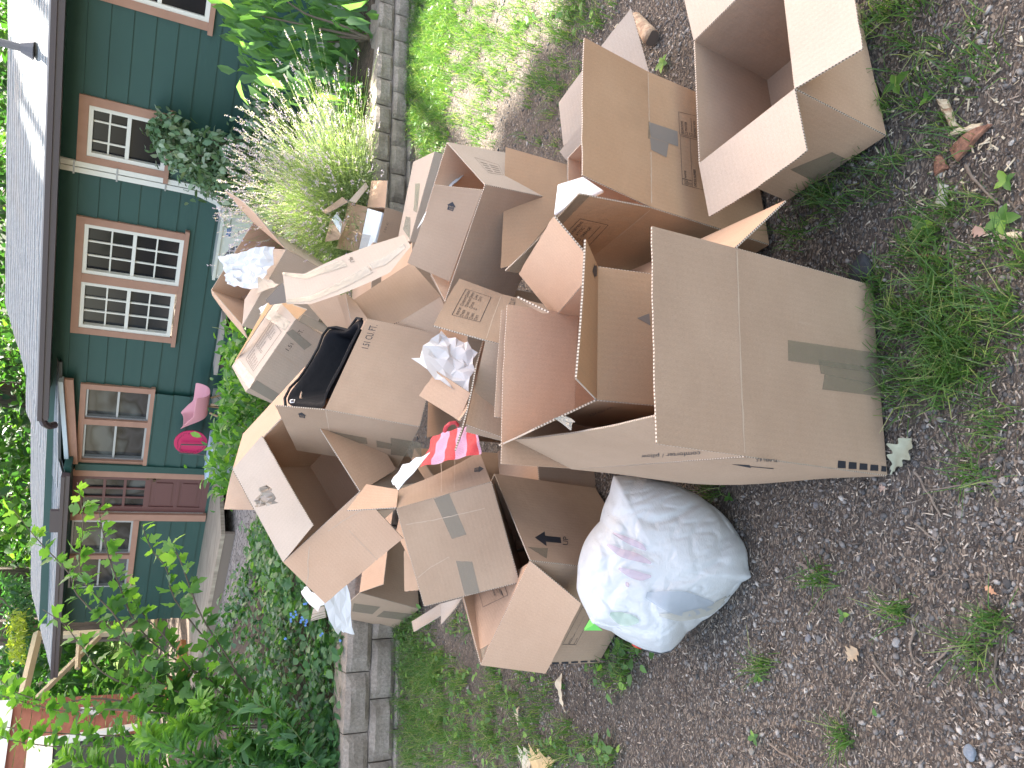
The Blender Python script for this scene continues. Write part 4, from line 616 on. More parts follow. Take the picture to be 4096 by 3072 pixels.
t=MB(); p=Wp(1.95,2.78,-.05); t.tube([p,p+np.array([0,0,.35])],.035,10); t.tube([p+np.array([0,0,-.03]),p+np.array([0,0,.07])],.085,10,.045); t.build('vent_pipe',mat('grey_vent',(.12,.115,.125),.5),H)
# downpipe covers of the heat pump line
LS=empty('line_cover',Wp(2.95,1),'pair of white pipe covers running down the green wall beside the small window','pipe cover')
for k,dx in enumerate((0,.062)):
    t=MB(); P_=[(2.895+dx,2.5),(2.895+dx,1.6),(2.90+dx,1.25),(2.96+dx,1.05),(3.12+dx*.3,.98)]
    for (a,b),(c_,d_) in zip(P_[:-1],P_[1:]): t.hexa([Wp(a-.026,b,.0),Wp(a+.026,b,0),Wp(a+.026,b,.05),Wp(a-.026,b,.05),Wp(c_-.026,d_,0),Wp(c_+.026,d_,0),Wp(c_+.026,d_,.05),Wp(c_-.026,d_,.05)])
    t.build('cover',WHT,LS)
t=MB(); 
for z in(2.38,2.0,1.55): wbox(t,2.86,3.0,z-.008,z+.008,.05,.056)
t.build('strap',mat('strap_metal',(.3,.3,.3),.4,.6),LS)
# heat pump outdoor unit
AC=empty('heat_pump',Wp(3.3,.44,.3),'cream heat pump unit with round fan grille and blue badge on the green wall','heat pump')
CRM=mat('cream_enamel',(.62,.61,.53),.4); t=MB(); wbox(t,2.96,3.76,.48,.97,.06,.36); wbox(t,2.94,3.78,.97,1.0,.04,.38); t.build('casing',CRM,AC)
def disc(mb,s,z,o,r,k=36): mb.add([Wp(s+r*math.cos(a),z+r*math.sin(a),o) for a in np.linspace(0,2*math.pi,k,endpoint=False)],[tuple(range(k))])
t=MB(); disc(t,3.52,.72,.363,.195); t.build('fan_opening',mat('dark_grille',(.12,.11,.13),.6),AC)
t=MB()
for i in range(1,8):
    z=.72-.195+.39*i/8; hw=math.sqrt(max(.195**2-(z-.72)**2,0)); wbox(t,3.52-hw,3.52+hw,z-.004,z+.004,.368,.374)
for a in range(0,8): an=math.pi*a/8; t.tube([Wp(3.52-.19*math.cos(an),.72-.19*math.sin(an),.377),Wp(3.52+.19*math.cos(an),.72+.19*math.sin(an),.377)],.003,4)
t.build('fan_grille',mat('pale_grille',(.5,.5,.48),.5),AC)
t=MB(); wbox(t,3.14,3.25,.885,.925,.361,.364); o=t.build('badge',mat('blue_badge',(.01,.10,.34),.4),AC)
v,f,_=text_mesh('MRCOOL'); pyd('lettering',[Wp(3.245-.10*a,.892+.026*b,.366) for a,b in v],f,WHT,o)
t=MB(); wbox(t,3.17,3.215,.80,.815,.361,.364); t.build('model_plate',mat('grey_plate',(.25,.24,.2),.5),AC)
for s_ in(3.02,3.6): t=MB(); wbox(t,s_,s_+.08,.36,.48,.1,.34); t.build('foot',mat('dark_foot',(.03,.03,.035),.6),AC)
# raised white garden bed frame under it
G=empty('planter_box',Wp(3.05,.3,1.0),'low white edged wooden planter box in front of the heat pump','planter'); t=MB(); wbox(t,2.70,3.30,.34,.40,.75,1.05); t.build('white_rail',WHT,G); t=MB(); wbox(t,2.72,3.28,.10,.34,.80,1.02); t.build('board',mat('raw_grey_board',(.22,.19,.15),.85),G)
# ---------------------------------------------------------------- white bag, paper, cloth
def dgp(c,x,y): return float((gp(c,x,y)-np.array([0,0,HC]))@FF)
OUTL=[(785,5),(950,12),(1120,40),(1290,100),(1440,190),(1560,290),(1640,400),(1700,470),(1735,540),(1748,630),(1772,715),(1690,742),(1600,840),(1500,940),(1400,1010),(1290,1090),(1180,1220),(1110,1240),(1000,1210),(900,1160),(770,1080),(640,1030),(590,930),(530,790),(535,690),(540,600),(590,450),(690,320),(755,130)]
def bag():
    cx,cy=1130.,640.; an=np.array([math.atan2(y-cy,x-cx) for x,y in OUTL]); rr=np.array([math.hypot(x-cx,y-cy) for x,y in OUTL]); o=np.argsort(an); an,rr=an[o],rr[o]
    na,nt=240,110; V=[];vals=[]
    d1=dgp('G3',1760,700)+.06; d0=2.28
    for j in range(nt+1):
        t=math.pi*(.015+.97*j/nt)
        for i in range(na):
            a=-math.pi+2*math.pi*i/na; r=np.interp(a,an,rr,period=2*math.pi); rho=math.sin(t)**.8
            x,y=cx+math.cos(a)*r*rho,cy+math.sin(a)*r*rho
            k=(x-600)/(1150.); dc=d0+(d1-d0)*k
            d=dc-.17*math.cos(t)*(1 if t<math.pi/2 else .8)
            p=pt('G3',x,y,d); q=Vector(p*1.); 
            # creases run from the gathered corner at top
            e_=Vector((q.x*9+q.z*5,q.y*9,q.z*3-q.x*4)); ww=.020*mnoise.noise(q*4.5)-.010*(1-min(1,4*abs(mnoise.noise(e_))))-.004*(1-min(1,4*abs(mnoise.noise(e_*2.7))))+.0012*mnoise.noise(Vector((q.x*90,q.y*90,q.z*30)))
            p=p-ray(P('G3',x,y))*ww*(1 if t<math.pi/2 else -1)*rho**.3
            if p[2]<.008: p[2]=.008+.004*abs(mnoise.noise(q*30))
            V.append(p)
    F=[(j*na+i,(j+1)*na+i,(j+1)*na+(i+1)%na,j*na+(i+1)%na) for j in range(nt) for i in range(na)]
    F+=[tuple(range(na)),tuple(range(nt*na,nt*na+na))[::-1]]
    m=mat('white_crepe_plastic',(.66,.70,.74),.38,spec=.5); n=N(m); co=n.coord('Object'); a=n.noise(n.mapping(co,(70,70,330),(.5,.3,.5)),1,4,.6); b=n.noise(co,22,5,.6); v=n.vor(co,110,'Distance'); n.bump(n.math('ADD',n.math('ADD',a,n.math('MULTIPLY',b,1.2)),n.math('MULTIPLY',v,.15)),.0016,.8)
    n.b.inputs['Transmission Weight'].default_value=.0; g=n.noise(co,4,4); n.col(n.mix(g,(.46,.50,.53),(.58,.595,.61))); n.b.inputs['Subsurface Weight'].default_value=.6; n.b.inputs['Subsurface Radius'].default_value=(.05,.05,.05)
    o=pyd('trash_bag',V,F,m,smooth=True); setp(o,'stuffed white translucent plastic bag with pink stripes showing through, lying on the gravel','bag')
    # contents pressed against the film
    Va=np.array(V)
    def onbag(x,y):
        px=np.array(P('G3',x,y)); half=Va[:(nt//2+1)*na]; pr=onbag.c; k=np.argmin(((pr-px)**2).sum(1)); q=onbag.i[k]; dd=float((Va[q]-np.array([0,0,HC]))@FF); return pt('G3',x,y,dd-.006)
    onbag.i=[q for q in range((nt//2+1)*na)]; onbag.c=np.array([proj(Va[q]) for q in onbag.i])
    def strip(path,w,c,name):
        m=mat(name+'_film',c,.38,alpha=.62); L=[];R_=[]; path=np.array(path,float); ts=np.linspace(0,len(path)-1,18)
        for t in ts:
            i=min(int(t),len(path)-2); f=t-i; p=path[i]*(1-f)+path[i+1]*f; dr=path[i+1]-path[i]; dr=dr/np.linalg.norm(dr); nn=np.array([-dr[1],dr[0]])*w*math.sin(math.pi*(.08+.84*t/(len(path)-1)))
            L.append([onbag(*(p+nn*s)) for s in np.linspace(-1,1,5)])
        V2=[p for r in L for p in r]; F2=[(i*5+j,i*5+j+1,(i+1)*5+j+1,(i+1)*5+j) for i in range(17) for j in range(4)]
        pyd(name,V2,F2,m,o,smooth=True)
    strip([(780,400),(880,450),(970,490),(1010,520)],22,(.52,.42,.49),'pink_stripe'); strip([(740,480),(840,540),(950,570),(1045,610)],30,(.50,.39,.47),'pink_stripe'); strip([(820,645),(900,680),(980,705),(1045,700)],30,(.50,.39,.47),'pink_stripe'); strip([(870,740),(890,775)],14,(.50,.39,.47),'pink_stripe')
    strip([(1100,970),(1250,985),(1450,940),(1590,830)],32,(.56,.55,.50),'pale_yellow_strap'); strip([(1010,830),(1200,880),(1330,900),(1480,900)],85,(.40,.45,.51),'blue_grey_cloth'); strip([(760,960),(860,1000),(960,1010)],45,(.42,.55,.46),'green_lining')
    t=MB(); g=[pt('G3',580,1075,2.3),pt('G3',650,960,2.28),pt('G3',640,1040,2.26),pt('G3',710,1075,2.27),pt('G3',655,1030,2.24)]; t.add(g+[p+FF*.01 for p in g],[(0,1,4,2),(0,2,4,3)[:4],(5,7,9,6),(0,4,3)]); t.build('green_tab',mat('lime_green_plastic',(.16,.62,.12),.4),o)
    t=MB(); t.tube([pt('G3',925,1165,2.3),pt('G3',945,1178,2.29),pt('G3',975,1187,2.3)],.008,6); t.build('red_drawstring',mat('red_plastic',(.6,.03,.015),.4),o)
bag()
def crumple(name,quad,amp,m,lab=None,cat=None,grp=None,n=26,freq=9,parent=None,seed=0,edge=.3):
    """creased sheet: coarse random fold points joined by flat facets"""
    n=max(4,int(n*.22)); q=[np.array(a) for a in quad]; nn=np.cross(q[1]-q[0],q[3]-q[0]); nn/=np.linalg.norm(nn); e1=unit(q[1]-q[0]); e2=unit(q[3]-q[0]); lu=np.linalg.norm(q[1]-q[0])/n; lv=np.linalg.norm(q[3]-q[0])/n; V=[];F=[]
    for j in range(n+1):
        for i in range(n+1):
            u,v=i/n,j/n; p=(1-u)*(1-v)*q[0]+u*(1-v)*q[1]+u*v*q[2]+(1-u)*v*q[3]; k=mnoise.noise(Vector(p*freq*.6))
            V.append(p+nn*(k*amp*1.1+random.gauss(0,.10)*amp)+e1*random.uniform(-.38,.38)*lu+e2*random.uniform(-.38,.38)*lv)
    K=len(V); V+=[p+nn*.0015 for p in V]
    for j in range(n):
        for i in range(n):
            a=j*(n+1)+i; b,c,d=a+1,a+n+2,a+n+1
            T=[(a,b,c),(a,c,d)] if random.random()<.5 else [(a,b,d),(b,c,d)]
            F+=T+[tuple(x+K for x in t[::-1]) for t in T]
    o=pyd(name,V,F,m,parent); md=o.modifiers.new('s','SUBSURF'); md.subdivision_type='SIMPLE'; md.levels=md.render_levels=2
    if lab: setp(o,lab,cat,grp)
    return o
def unit(v): return v/(np.linalg.norm(v,axis=-1,keepdims=True)+1e-9)
PAP=mat('white_packing_paper',(.64,.635,.64),.75); PLS=mat('white_plastic_sheet',(.68,.72,.74),.3); TAN=mat('tan_packing_paper',(.45,.37,.29),.7)
GP='white packing paper in the pile'
def q4(*a): return [pt(*x) for x in a]
crumple('packing_paper',q4(('K1',225,1225,4.5),('K1',1200,1060,4.45),('K2',900,400,4.32),('K2',290,235,4.42)),.09,PAP,'large crumpled white paper stuffed in the highest box at the back','paper',GP,n=56,freq=5)
crumple('packing_paper',q4(('E1',115,712,2.35),('E1',372,462,2.45),('E1',700,570,2.38),('E1',575,1020,2.3)),.06,PAP,'crumpled white paper beside the BEDROOMS checklist flap','paper',GP,n=34,freq=8)
crumple('packing_paper',q4(('E2',150,490,2.46),('E2',230,345,2.46),('E2',450,235,2.42),('E2',195,555,2.42)),.02,PLS,'limp white plastic scrap over the corner of the box with two tape strips','paper',GP,n=20)
crumple('packing_paper',q4(('D3',865,1240,3.45),('D3',915,1178,3.45),('D3',1085,1310,3.35),('D3',1018,1400,3.35)),.015,PAP,'small pleated white paper under the tipped open box, left of the larger hanging sheet','paper',GP,n=18)
crumple('packing_paper',q4(('D3',1085,1335,3.6),('D3',1285,1165,3.55),('D3',1318,1585,3.75),('D3',1185,1590,3.75)),.03,PAP,'long white paper sheet hanging over the taped box by the stone wall','paper',GP,n=24,freq=6)
crumple('packing_paper',q4(('K2',935,745,3.95),('K2',1095,655,3.9),('K2',1095,745,3.88),('K2',1000,845,3.9)),.01,PAP,'tiny white paper corner beside the orange brown carton','paper',GP,n=10)
crumple('packing_paper',q4(('K2',905,185,4.15),('K2',1050,225,4.1),('K2',1285,345,4.0),('K2',860,470,4.1)),.04,TAN,'tan crumpled paper hanging from the highest box at the back','paper',None,n=22,freq=8)
crumple('packing_paper',q4(('D4',500,350,2.95),('D4',600,400,2.9),('D4',430,590,2.8),('D4',165,880,2.9)),.03,PLS,'crinkled clear plastic bulging from the PACK TAB box','plastic',None,n=24)
crumple('packing_paper',q4(('E3',150,1360,2.6),('E3',270,1395,2.56),('E3',262,1425,2.56),('E3',200,1400,2.58)),.01,PAP,'torn shiny white strip behind the tall BEDROOMS form box','paper',None,n=10)
crumple('crumpled_tape',q4(('D3',430,425,2.80),('D3',655,285,2.69),('D3',668,465,2.67),('D3',470,492,2.77)),.05,mat('brown_tape_wad',(.25,.20,.15),.3,alpha=.85),'wad of shiny crumpled tape stuck to the long pale flap','tape',None,n=32,freq=16)
crumple('crumpled_tape',q4(('E1',1312,1232,1.62),('E1',1400,1228,1.60),('E1',1492,1290,1.58),('E1',1462,1345,1.6)),.02,TAPE2,'twist of torn tape at the top edge of the big front box','tape',None,n=14,freq=20)
def foam(lab,quad,th,m,name='foam_sheet',cat='foam'):
    q=[np.array(a) for a in quad]; nn=np.cross(q[1]-q[0],q[3]-q[0]); nn/=np.linalg.norm(nn); nn*=1 if nn@FF>0 else -1
    t=MB(); t.hexa(q+[p+nn*th for p in q]); o=t.build(name,m); setp(o,lab,cat); bv=o.modifiers.new('b','BEVEL'); bv.width=.006; bv.segments=2; return o
FOAM=mat('white_foam',(.70,.76,.80),.6)
foam('flat white foam sheet standing in the tall BEDROOMS form box',q4(('D4',1358,510,2.3),('D4',1580,440,2.25),('D4',1760,560,2.2),('D4',1325,770,2.2)),.012,FOAM)
fo=foam('white foam block filling the small box under the lavender',q4(('K3',990,745,4.85),('K3',1250,822,4.72),('K3',1108,1372,4.72),('K3',832,1500,4.86)),.08,FOAM,'foam_block')
foam('blue white foam wedge in the torn box on the lavender bed',q4(('K3',370,930,4.98),('K3',460,820,5.0),('K3',560,980,4.95),('K3',522,1170,4.93)),.03,FOAM,'foam_block')
q=q4(('K3',905,1190,4.70),('K3',1050,1215,4.69),('K3',990,1420,4.69),('K3',840,1480,4.71)); t=MB(); t.add(q,[(0,1,2,3)]); o=t.build('tape_patch',TAPE,fo)
# striped cloth bag
m=mat('striped_cloth',(.5,.1,.1),.6); n=N(m); uv=n.coord('UV'); sx=n.n('SeparateXYZ'); n.l(uv,sx.inputs[0]); fr=n.math('FRACT',n.math('MULTIPLY',sx.outputs[0],2.6)); st=n.math('GREATER_THAN',fr,.5); n.col(n.mix(st,(.62,.055,.06),(.60,.33,.46))); f=n.noise(uv,30,4); n.bump(f,.004,.7)
def cloth(name,quad,m,parent,n_=30,amp=.008):
    q=[np.array(a) for a in quad]; nn=np.cross(q[1]-q[0],q[3]-q[0]); nn/=np.linalg.norm(nn); V=[];F=[];UV=[]
    for j in range(n_+1):
        for i in range(n_+1): u,v=i/n_,j/n_; p=(1-u)*(1-v)*q[0]+u*(1-v)*q[1]+u*v*q[2]+(1-u)*v*q[3]; V.append(p+nn*amp*(math.sin(u*17+v*3)*.4+mnoise.noise(Vector((u*5,v*4,2)))))
    for j in range(n_):
        for i in range(n_): a=j*(n_+1)+i; F.append((a,a+1,a+n_+2,a+n_+1)); UV.append([(i/n_,j/n_),((i+1)/n_,j/n_),((i+1)/n_,(j+1)/n_),(i/n_,(j+1)/n_)])
    return pyd(name,V,F,m,parent,uv=UV,smooth=True)
SB=empty('striped_bag',pt('E2',650,200,2.5)-np.array([0,0,.15]),'red and pink striped cloth bag squeezed between the boxes','bag')
cloth('body',q4(('E2',500,95,2.62),('E2',880,-20,2.5),('E2',915,245,2.44),('E2',385,365,2.5)),m,SB)
t=MB(); t.tube([pt('E1',*a) for a in ((385,1350,2.5),(400,1310,2.48),(435,1280,2.47),(480,1275,2.47),(500,1300,2.48))],.007,6); t.build('handle',mat('red_cord',(.5,.05,.06),.6),SB)
# curved cardboard sheet with tape
def curved():
    up=[(712,1055),(900,1070),(1060,990),(1250,905),(1500,815),(1762,733)]; lo=[(750,1332),(960,1330),(1230,1240),(1450,1150),(1640,1060),(1822,830)]
    du=[3.32,3.22,3.16,3.12,3.10,3.08]; dl=[3.22,3.10,3.02,2.98,2.95,2.98]
    n1,n2=36,10; V=[]
    ip=lambda A,t:(np.interp(t*5,range(6),[a[0] for a in A]),np.interp(t*5,range(6),[a[1] for a in A]))
    def S(t,v,e=0.):
        a=ip(up,t);b=ip(lo,t); da=np.interp(t*5,range(6),du);db=np.interp(t*5,range(6),dl); return pt('D1',a[0]*(1-v)+b[0]*v,a[1]*(1-v)+b[1]*v,(da*(1-v)+db*v)-e)
    for e in(0,-.005):
        for j in range(n2+1):
            for i in range(n1+1): V.append(S(i/n1,j/n2,e))
    K=(n1+1)*(n2+1); F=[];UV=[]
    for j in range(n2):
        for i in range(n1):
            a=j*(n1+1)+i; uvq=[(i/n1*.6,j/n2*.2),((i+1)/n1*.6,j/n2*.2),((i+1)/n1*.6,(j+1)/n2*.2),(i/n1*.6,(j+1)/n2*.2)]; F+=[(a,a+1,a+n1+2,a+n1+1),(a+n1+1+K,a+n1+2+K,a+1+K,a+K)]; UV+=[uvq,uvq[::-1]]
    for i in range(n1):
        for (r,s) in((0,0),(n2*(n1+1),1)): a=r+i; F.append((a,a+K,a+1+K,a+1)); UV.append([(0,0),(0,.004),(.01,.004),(.01,0)])
    for j in range(n2):
        for c in(0,n1): a=j*(n1+1)+c; F.append((a,a+n1+1,a+n1+1+K,a+K)); UV.append([(0,0),(.01,0),(.01,.004),(0,.004)])
    o=pyd('cardboard_sheet',V,F,PALE,uv=UV); setp(o,'long curved pale cardboard sheet with strips of peeling tape, lying across the pile','cardboard')
    def band(t0,t1,v0,v1,m,name='packing_tape'):
        vv=[S(t0+(t1-t0)*i/14,v0[0]*(1-i/14)+v0[1]*i/14 if j==0 else v1[0]*(1-i/14)+v1[1]*i/14,.004) for j in(0,1) for i in range(15)]
        pyd(name,vv,[(i,i+1,i+16,i+15) for i in range(14)],m,o)
    band(0,.56,(.0,.1),(.1,.32),TAPE2); band(0,.68,(.85,.55),(.98,.78),TAPE2); band(.70,.97,(.5,.55),(.68,.8),TAPE2)
    vv,f,_=text_mesh('UP')
    for (t0,v0) in((.60,.12),(.66,.62)): pyd('printed_text',[S(t0+.03*b,v0+.16*(1-a),.003) for a,b in vv],f,mat('faded_print',(.12,.1,.08),.8),o)
curved()
# black bag in the clean box
def blackbag():
    rim=[(762,915),(755,850),(800,760),(880,680),(960,560),(1040,420),(1080,310),(1130,245),(1200,238),(1300,262),(1375,160),(1418,168),(1400,230),(1330,370),(1240,540),(1160,700),(1085,850),(1078,935),(1000,935),(880,925)]
    B=empty('black_bag',pt('D2',1000,700,3.1)-np.array([0,0,.3]),'open black fabric bag with zipper inside the clean 1.51 CU. FT. box','bag')
    m=mat('black_nylon',(.004,.005,.008),.7,spec=.15); n=N(m); f=n.noise(n.coord('Object'),28,4); n.bump(f,.006,.6)
    base=[2.90,2.92,2.96,3.0,3.05,3.1,3.13,3.14,3.12,3.06,3.02,2.99,2.98,2.94,2.89,2.85,2.80,2.77,2.80,2.85]
    R0=[pt('D2',x,y,d) for (x,y),d in zip(rim,base)]; c=np.mean(R0,axis=0); k=len(R0)
    rings=[R0,[p+(c-p)*.10+np.array([0,0,.012]) for p in R0],[p+(c-p)*.22-np.array([0,0,.02]) for p in R0],[p+(c-p)*.35-np.array([0,0,.12]) for p in R0],[p+(c-p)*.6-np.array([0,0,.17]) for p in R0]]
    V=[p+np.array([0,0,.004*math.sin(i*2.1)]) for r in rings for i,p in enumerate(r)]; F=[(j*k+i,j*k+(i+1)%k,(j+1)*k+(i+1)%k,(j+1)*k+i) for j in range(4) for i in range(k)]+[tuple(range(4*k,5*k))]
    o=pyd('lining',V,F,m,B,smooth=True); sb=o.modifiers.new('s','SUBSURF'); sb.levels=1; sb.render_levels=2
    t=MB(); t.tube([p+np.array([0,0,.01]) for p in R0[:12]],.006,6); t.build('piping',mat('black_piping',(.008,.009,.012),.6,spec=.2),B)
    t=MB(); t.tube([pt('D2',*a) for a in ((782,868,2.86),(800,862,2.86),(818,862,2.86),(812,885,2.85),(782,885,2.85),(782,868,2.86))],.0025,5); t.build('zip_pull',mat('zip_metal',(.6,.6,.62),.3,.9),B)
blackbag()
# ---------------------------------------------------------------- things by the house
PINK=mat('pink_plastic',(.74,.33,.36),.4)
Cc=empty('pink_chair',Wp(5.40,.42,.45),'pink plastic shell armchair with wooden legs on the porch','chair')
def shell():
    V=[];F=[];ns,nw=14,12
    for i in range(ns+1):
        t=i/ns; s=5.19+.40*t; arm=1.0+(.12*((t-.68)/.32) if t>.68 else 0)
        zb=.83+.01*(1-t)+(.26*max(0,(t-.82)/.18)**1.3)
        for j in range(nw+1):
            u=j/nw*2-1; side=abs(u)**3.2; z=zb*(1-side)+arm*side; o=.45+.19*u*(1-.08*side); V.append(Wp(s+(.06*(t-.8)/.2 if t>.8 else 0),z,o))
    for i in range(ns):
        for j in range(nw): a=i*(nw+1)+j; F.append((a,a+1,a+nw+2,a+nw+1))
    o=pyd('shell',V,F,PINK,Cc,smooth=True); md=o.modifiers.new('s','SOLIDIFY'); md.thickness=.012; md=o.modifiers.new('b','SUBSURF'); md.levels=1; md.render_levels=2
shell()
for ds,do in((-.12,-.14),(-.12,.14),(.12,-.14),(.12,.14)):
    t=MB(); t.tube([Wp(5.39+ds*.5,.82,.45+do*.5),Wp(5.39+ds*1.4,.42,.45+do*1.3)],.013,7); t.build('leg',mat('pale_wood_leg',(.42,.27,.15),.5),Cc)
t=MB(); 
for a,b in((-1,1),(1,-1)): t.tube([Wp(5.39+.1*a,.78,.37),Wp(5.39+.13*b,.55,.34)],.004,5); t.tube([Wp(5.39+.1*a,.78,.53),Wp(5.39+.13*b,.55,.56)],.004,5)
t.build('brace',mat('black_wire',(.01,.01,.01),.4),Cc)
Tb=empty('pink_table',Wp(6.3,.45,.35),'round magenta metal table tipped upright against the green wall','table')
t=MB(); k=40; V0=[Wp(6.055+.185*math.cos(a),.96+.19*math.sin(a),.33) for a in np.linspace(0,2*math.pi,k,endpoint=False)]; t.add(V0+[p-nW*.0-nW*-.012 for p in V0],[tuple(range(k)),tuple(range(2*k-1,k-1,-1))]+[(i,i+k,(i+1)%k+k,(i+1)%k) for i in range(k)]); TT=t.build('table_top',mat('magenta_enamel',(.55,.012,.10),.35),Tb)
t=MB()
for i in range(64):
    a=2*math.pi*i/64+random.uniform(-.03,.03); r=random.choice([.78,.86]); s,z=6.055+.185*r*math.cos(a),.96+.19*r*math.sin(a); b=random.uniform(0,3.14); q=[Wp(s+.008*math.cos(b),z+.008*math.sin(b),.334),Wp(s+.004*math.cos(b+1.57),z+.004*math.sin(b+1.57),.334),Wp(s-.008*math.cos(b),z-.008*math.sin(b),.334),Wp(s-.004*math.cos(b+1.57),z-.004*math.sin(b+1.57),.334)]; t.add(q,[(0,1,2,3)])
t.build('cutout_pattern',mat('dark_maroon',(.09,.004,.02),.5),TT)
t=MB(); t.tube([Wp(6.22,.60,.36),Wp(6.20,1.07,.36),Wp(6.06,1.07,.37),Wp(6.04,.6,.37)],.009,7); t.build('leg_frame',mat('grey_steel_tube',(.12,.12,.12),.4,.5),Tb)
Bn=empty('storage_bin',Wp(6.35,.42,.6),'clear storage bin with a pale blue lid on the porch in front of the table','bin'); t=MB(); t.hexa([Wp(5.78,.735,.42),Wp(6.34,.735,.42),Wp(6.34,.735,.74),Wp(5.78,.735,.74),Wp(5.78,.77,.42),Wp(6.34,.77,.42),Wp(6.34,.77,.74),Wp(5.78,.77,.74)]); t.build('lid',mat('pale_blue_lid',(.45,.58,.70),.35),Bn); t=MB(); t.hexa([Wp(5.84,.45,.46),Wp(6.28,.45,.46),Wp(6.28,.45,.70),Wp(5.84,.45,.70),Wp(5.80,.735,.43),Wp(6.32,.735,.43),Wp(6.32,.735,.73),Wp(5.80,.735,.73)]); t.build('tub',mat('frosted_plastic',(.40,.45,.46),.3,alpha=.75),Bn)
Bc=empty('bench',Wp(4.75,.42,.5),'weathered pale wooden bench below the double window','bench'); t=MB(); wbox(t,4.15,4.86,.81,.85,.35,.60); t.build('seat',mat('weathered_plank',(.36,.31,.27),.8),Bc)
for s in(4.25,4.75): t=MB(); wbox(t,s-.03,s+.03,.42,.80,.4,.58); t.build('leg',mat('dark_plank',(.06,.045,.035),.8),Bc)
PL=empty('planter_pot',Wp(5.55,.45,.30),'small speckled white pot behind the pink chair','pot'); t=MB(); t.tube([Wp(5.42,.44,.22),Wp(5.42,.78,.22)],.09,14,.11); t.build('pot_body',mat('speckled_white_clay',(.45,.45,.42),.6),PL)
# porch deck
m=mat('deck_boards',(.4,.31,.22),.7); n=N(m); co=n.coord('Object'); f=n.noise(n.mapping(co,(2,14,2),(0,0,-.5)),2,5); n.col(n.ramp(f,[(.3,(.25,.20,.15)),(.7,(.46,.38,.28))])); DECK=m
t=MB()
for i in range(9): wbox(t,6.45,9.6,.54,.585,.0+.17*i,.165+.17*i)
o=t.build('deck',DECK); o['kind']='structure'
t=MB(); wbox(t,6.45,9.6,.18,.54,1.48,1.52); o=t.build('deck_edge',mat('shaded_deck_fascia',(.2,.155,.12),.8)); o['kind']='structure'
# ---------------------------------------------------------------- red outbuilding, frame and far objects (left background)
RB=empty('red_shed',pt('C4',700,1250,11.5)*np.array([1,1,0]),'red plank sided outbuilding with white roof edge at the far left','building')
m=mat('red_stained_planks',(.24,.075,.045),.75); n=N(m); f=n.noise(n.mapping(n.coord('Object'),(3,3,12)),2,5); n.col(n.mix(f,(.17,.05,.03),(.30,.10,.06))); REDP=m
def bgquad(mb,c4,th=.06):
    q=[pt(*a) for a in c4]; mb.hexa(q+[p+nW*th for p in q])
t=MB(); a,b,c,d=('C4',110,1100,11.5),('C4',1280,1035,11.5),('C4',1300,1700,10.0),('C4',0,1700,10.0)
for i in range(13):
    f0,f1=i/13,(i+.95)/13; L=lambda p,q,f:(p[0],p[1]+(q[1]-p[1])*f,p[2]+(q[2]-p[2])*f,p[3]+(q[3]-p[3])*f); bgquad(t,[L(a,b,f0),L(a,b,f1),L(d,c,f1),L(d,c,f0)])
t.build('plank_wall',REDP,RB); t=MB(); bgquad(t,[('C4',-30,1105,11.4),('C4',115,1100,11.4),('C4',30,1700,9.9),('C4',-60,1700,9.9)]); t.build('roof_edge',mat('white_roof_edge',(.6,.66,.70),.5),RB)
t=MB(); bgquad(t,[('C4',455,1470,10.3),('C4',1400,1370,10.5),('C4',1400,1700,9.8),('C4',440,1700,9.8)]); t.build('doorway',mat('dark_doorway',(.02,.024,.032),.3),RB)
t=MB(); bgquad(t,[('C4',240,1435,10.3),('C4',455,1405,10.3),('C4',440,1700,9.75),('C4',215,1700,9.75)]); bgquad(t,[('C4',450,1425,10.3),('C4',1180,1300,10.6),('C4',1185,1330,10.5),('C4',455,1475,10.25)]); t.build('door_frame',WHT,RB)
t=MB(); bgquad(t,[('C4',690,1165,11.2),('C4',845,1160,11.2),('C4',850,1260,11.0),('C4',700,1270,11.0)]); MI_=t.build('wall_mirror',mat('mirror_glass',(.25,.27,.28),.1,.3),RB); t=MB()
for i in range(14): a=2*math.pi*i/14; x,y=770+115*math.cos(a),1215+75*math.sin(a); t.tube([pt('C4',x-10,y,11.1),pt('C4',x+8,y+9,11.05),pt('C4',x+12,y-8,11.1)],.008,4)
t.build('scroll_frame',mat('black_iron',(.015,.015,.015),.5),MI_)
PF=empty('timber_frame',pt('C4',800,700,11)*np.array([1,1,0]),'unfinished pale timber frame with a diagonal brace left of the house','frame'); LUM=mat('new_lumber',(.42,.35,.22),.7)
for (p0,p1,w_) in ((('C4',330,490,12.2),('C4',185,1090,11.3),.07),(('C4',330,520,12.2),('C4',1350,470,12.0),.06),(('C4',300,1075,11.2),('C4',860,520,12.0),.045),(('C4',1340,300,11.8),('C4',1300,700,11.0),.05),(('C4',690,500,12.1),('C4',670,800,11.5),.04),(('C4',1390,850,10.8),('C4',1340,1200,10.3),.07),(('C4',1250,0,11.5),('C4',1350,200,11.6),.05)):
    a,b=pt(*p0),pt(*p1); t=MB(); t.tube([a,b],w_,4); t.build('beam',LUM,PF)
t=MB(); t.tube([pt('C4',1430,880,10.3),pt('C4',1470,1200,10)],.10,4); t.tube([pt('C4',1560,560,10.5),pt('C4',1610,1000,10.2)],.07,4); o=t.build('orange_board_stack',mat('orange_stain',(.45,.17,.06),.7)); setp(o,'orange stained boards stacked by the timber frame','boards')
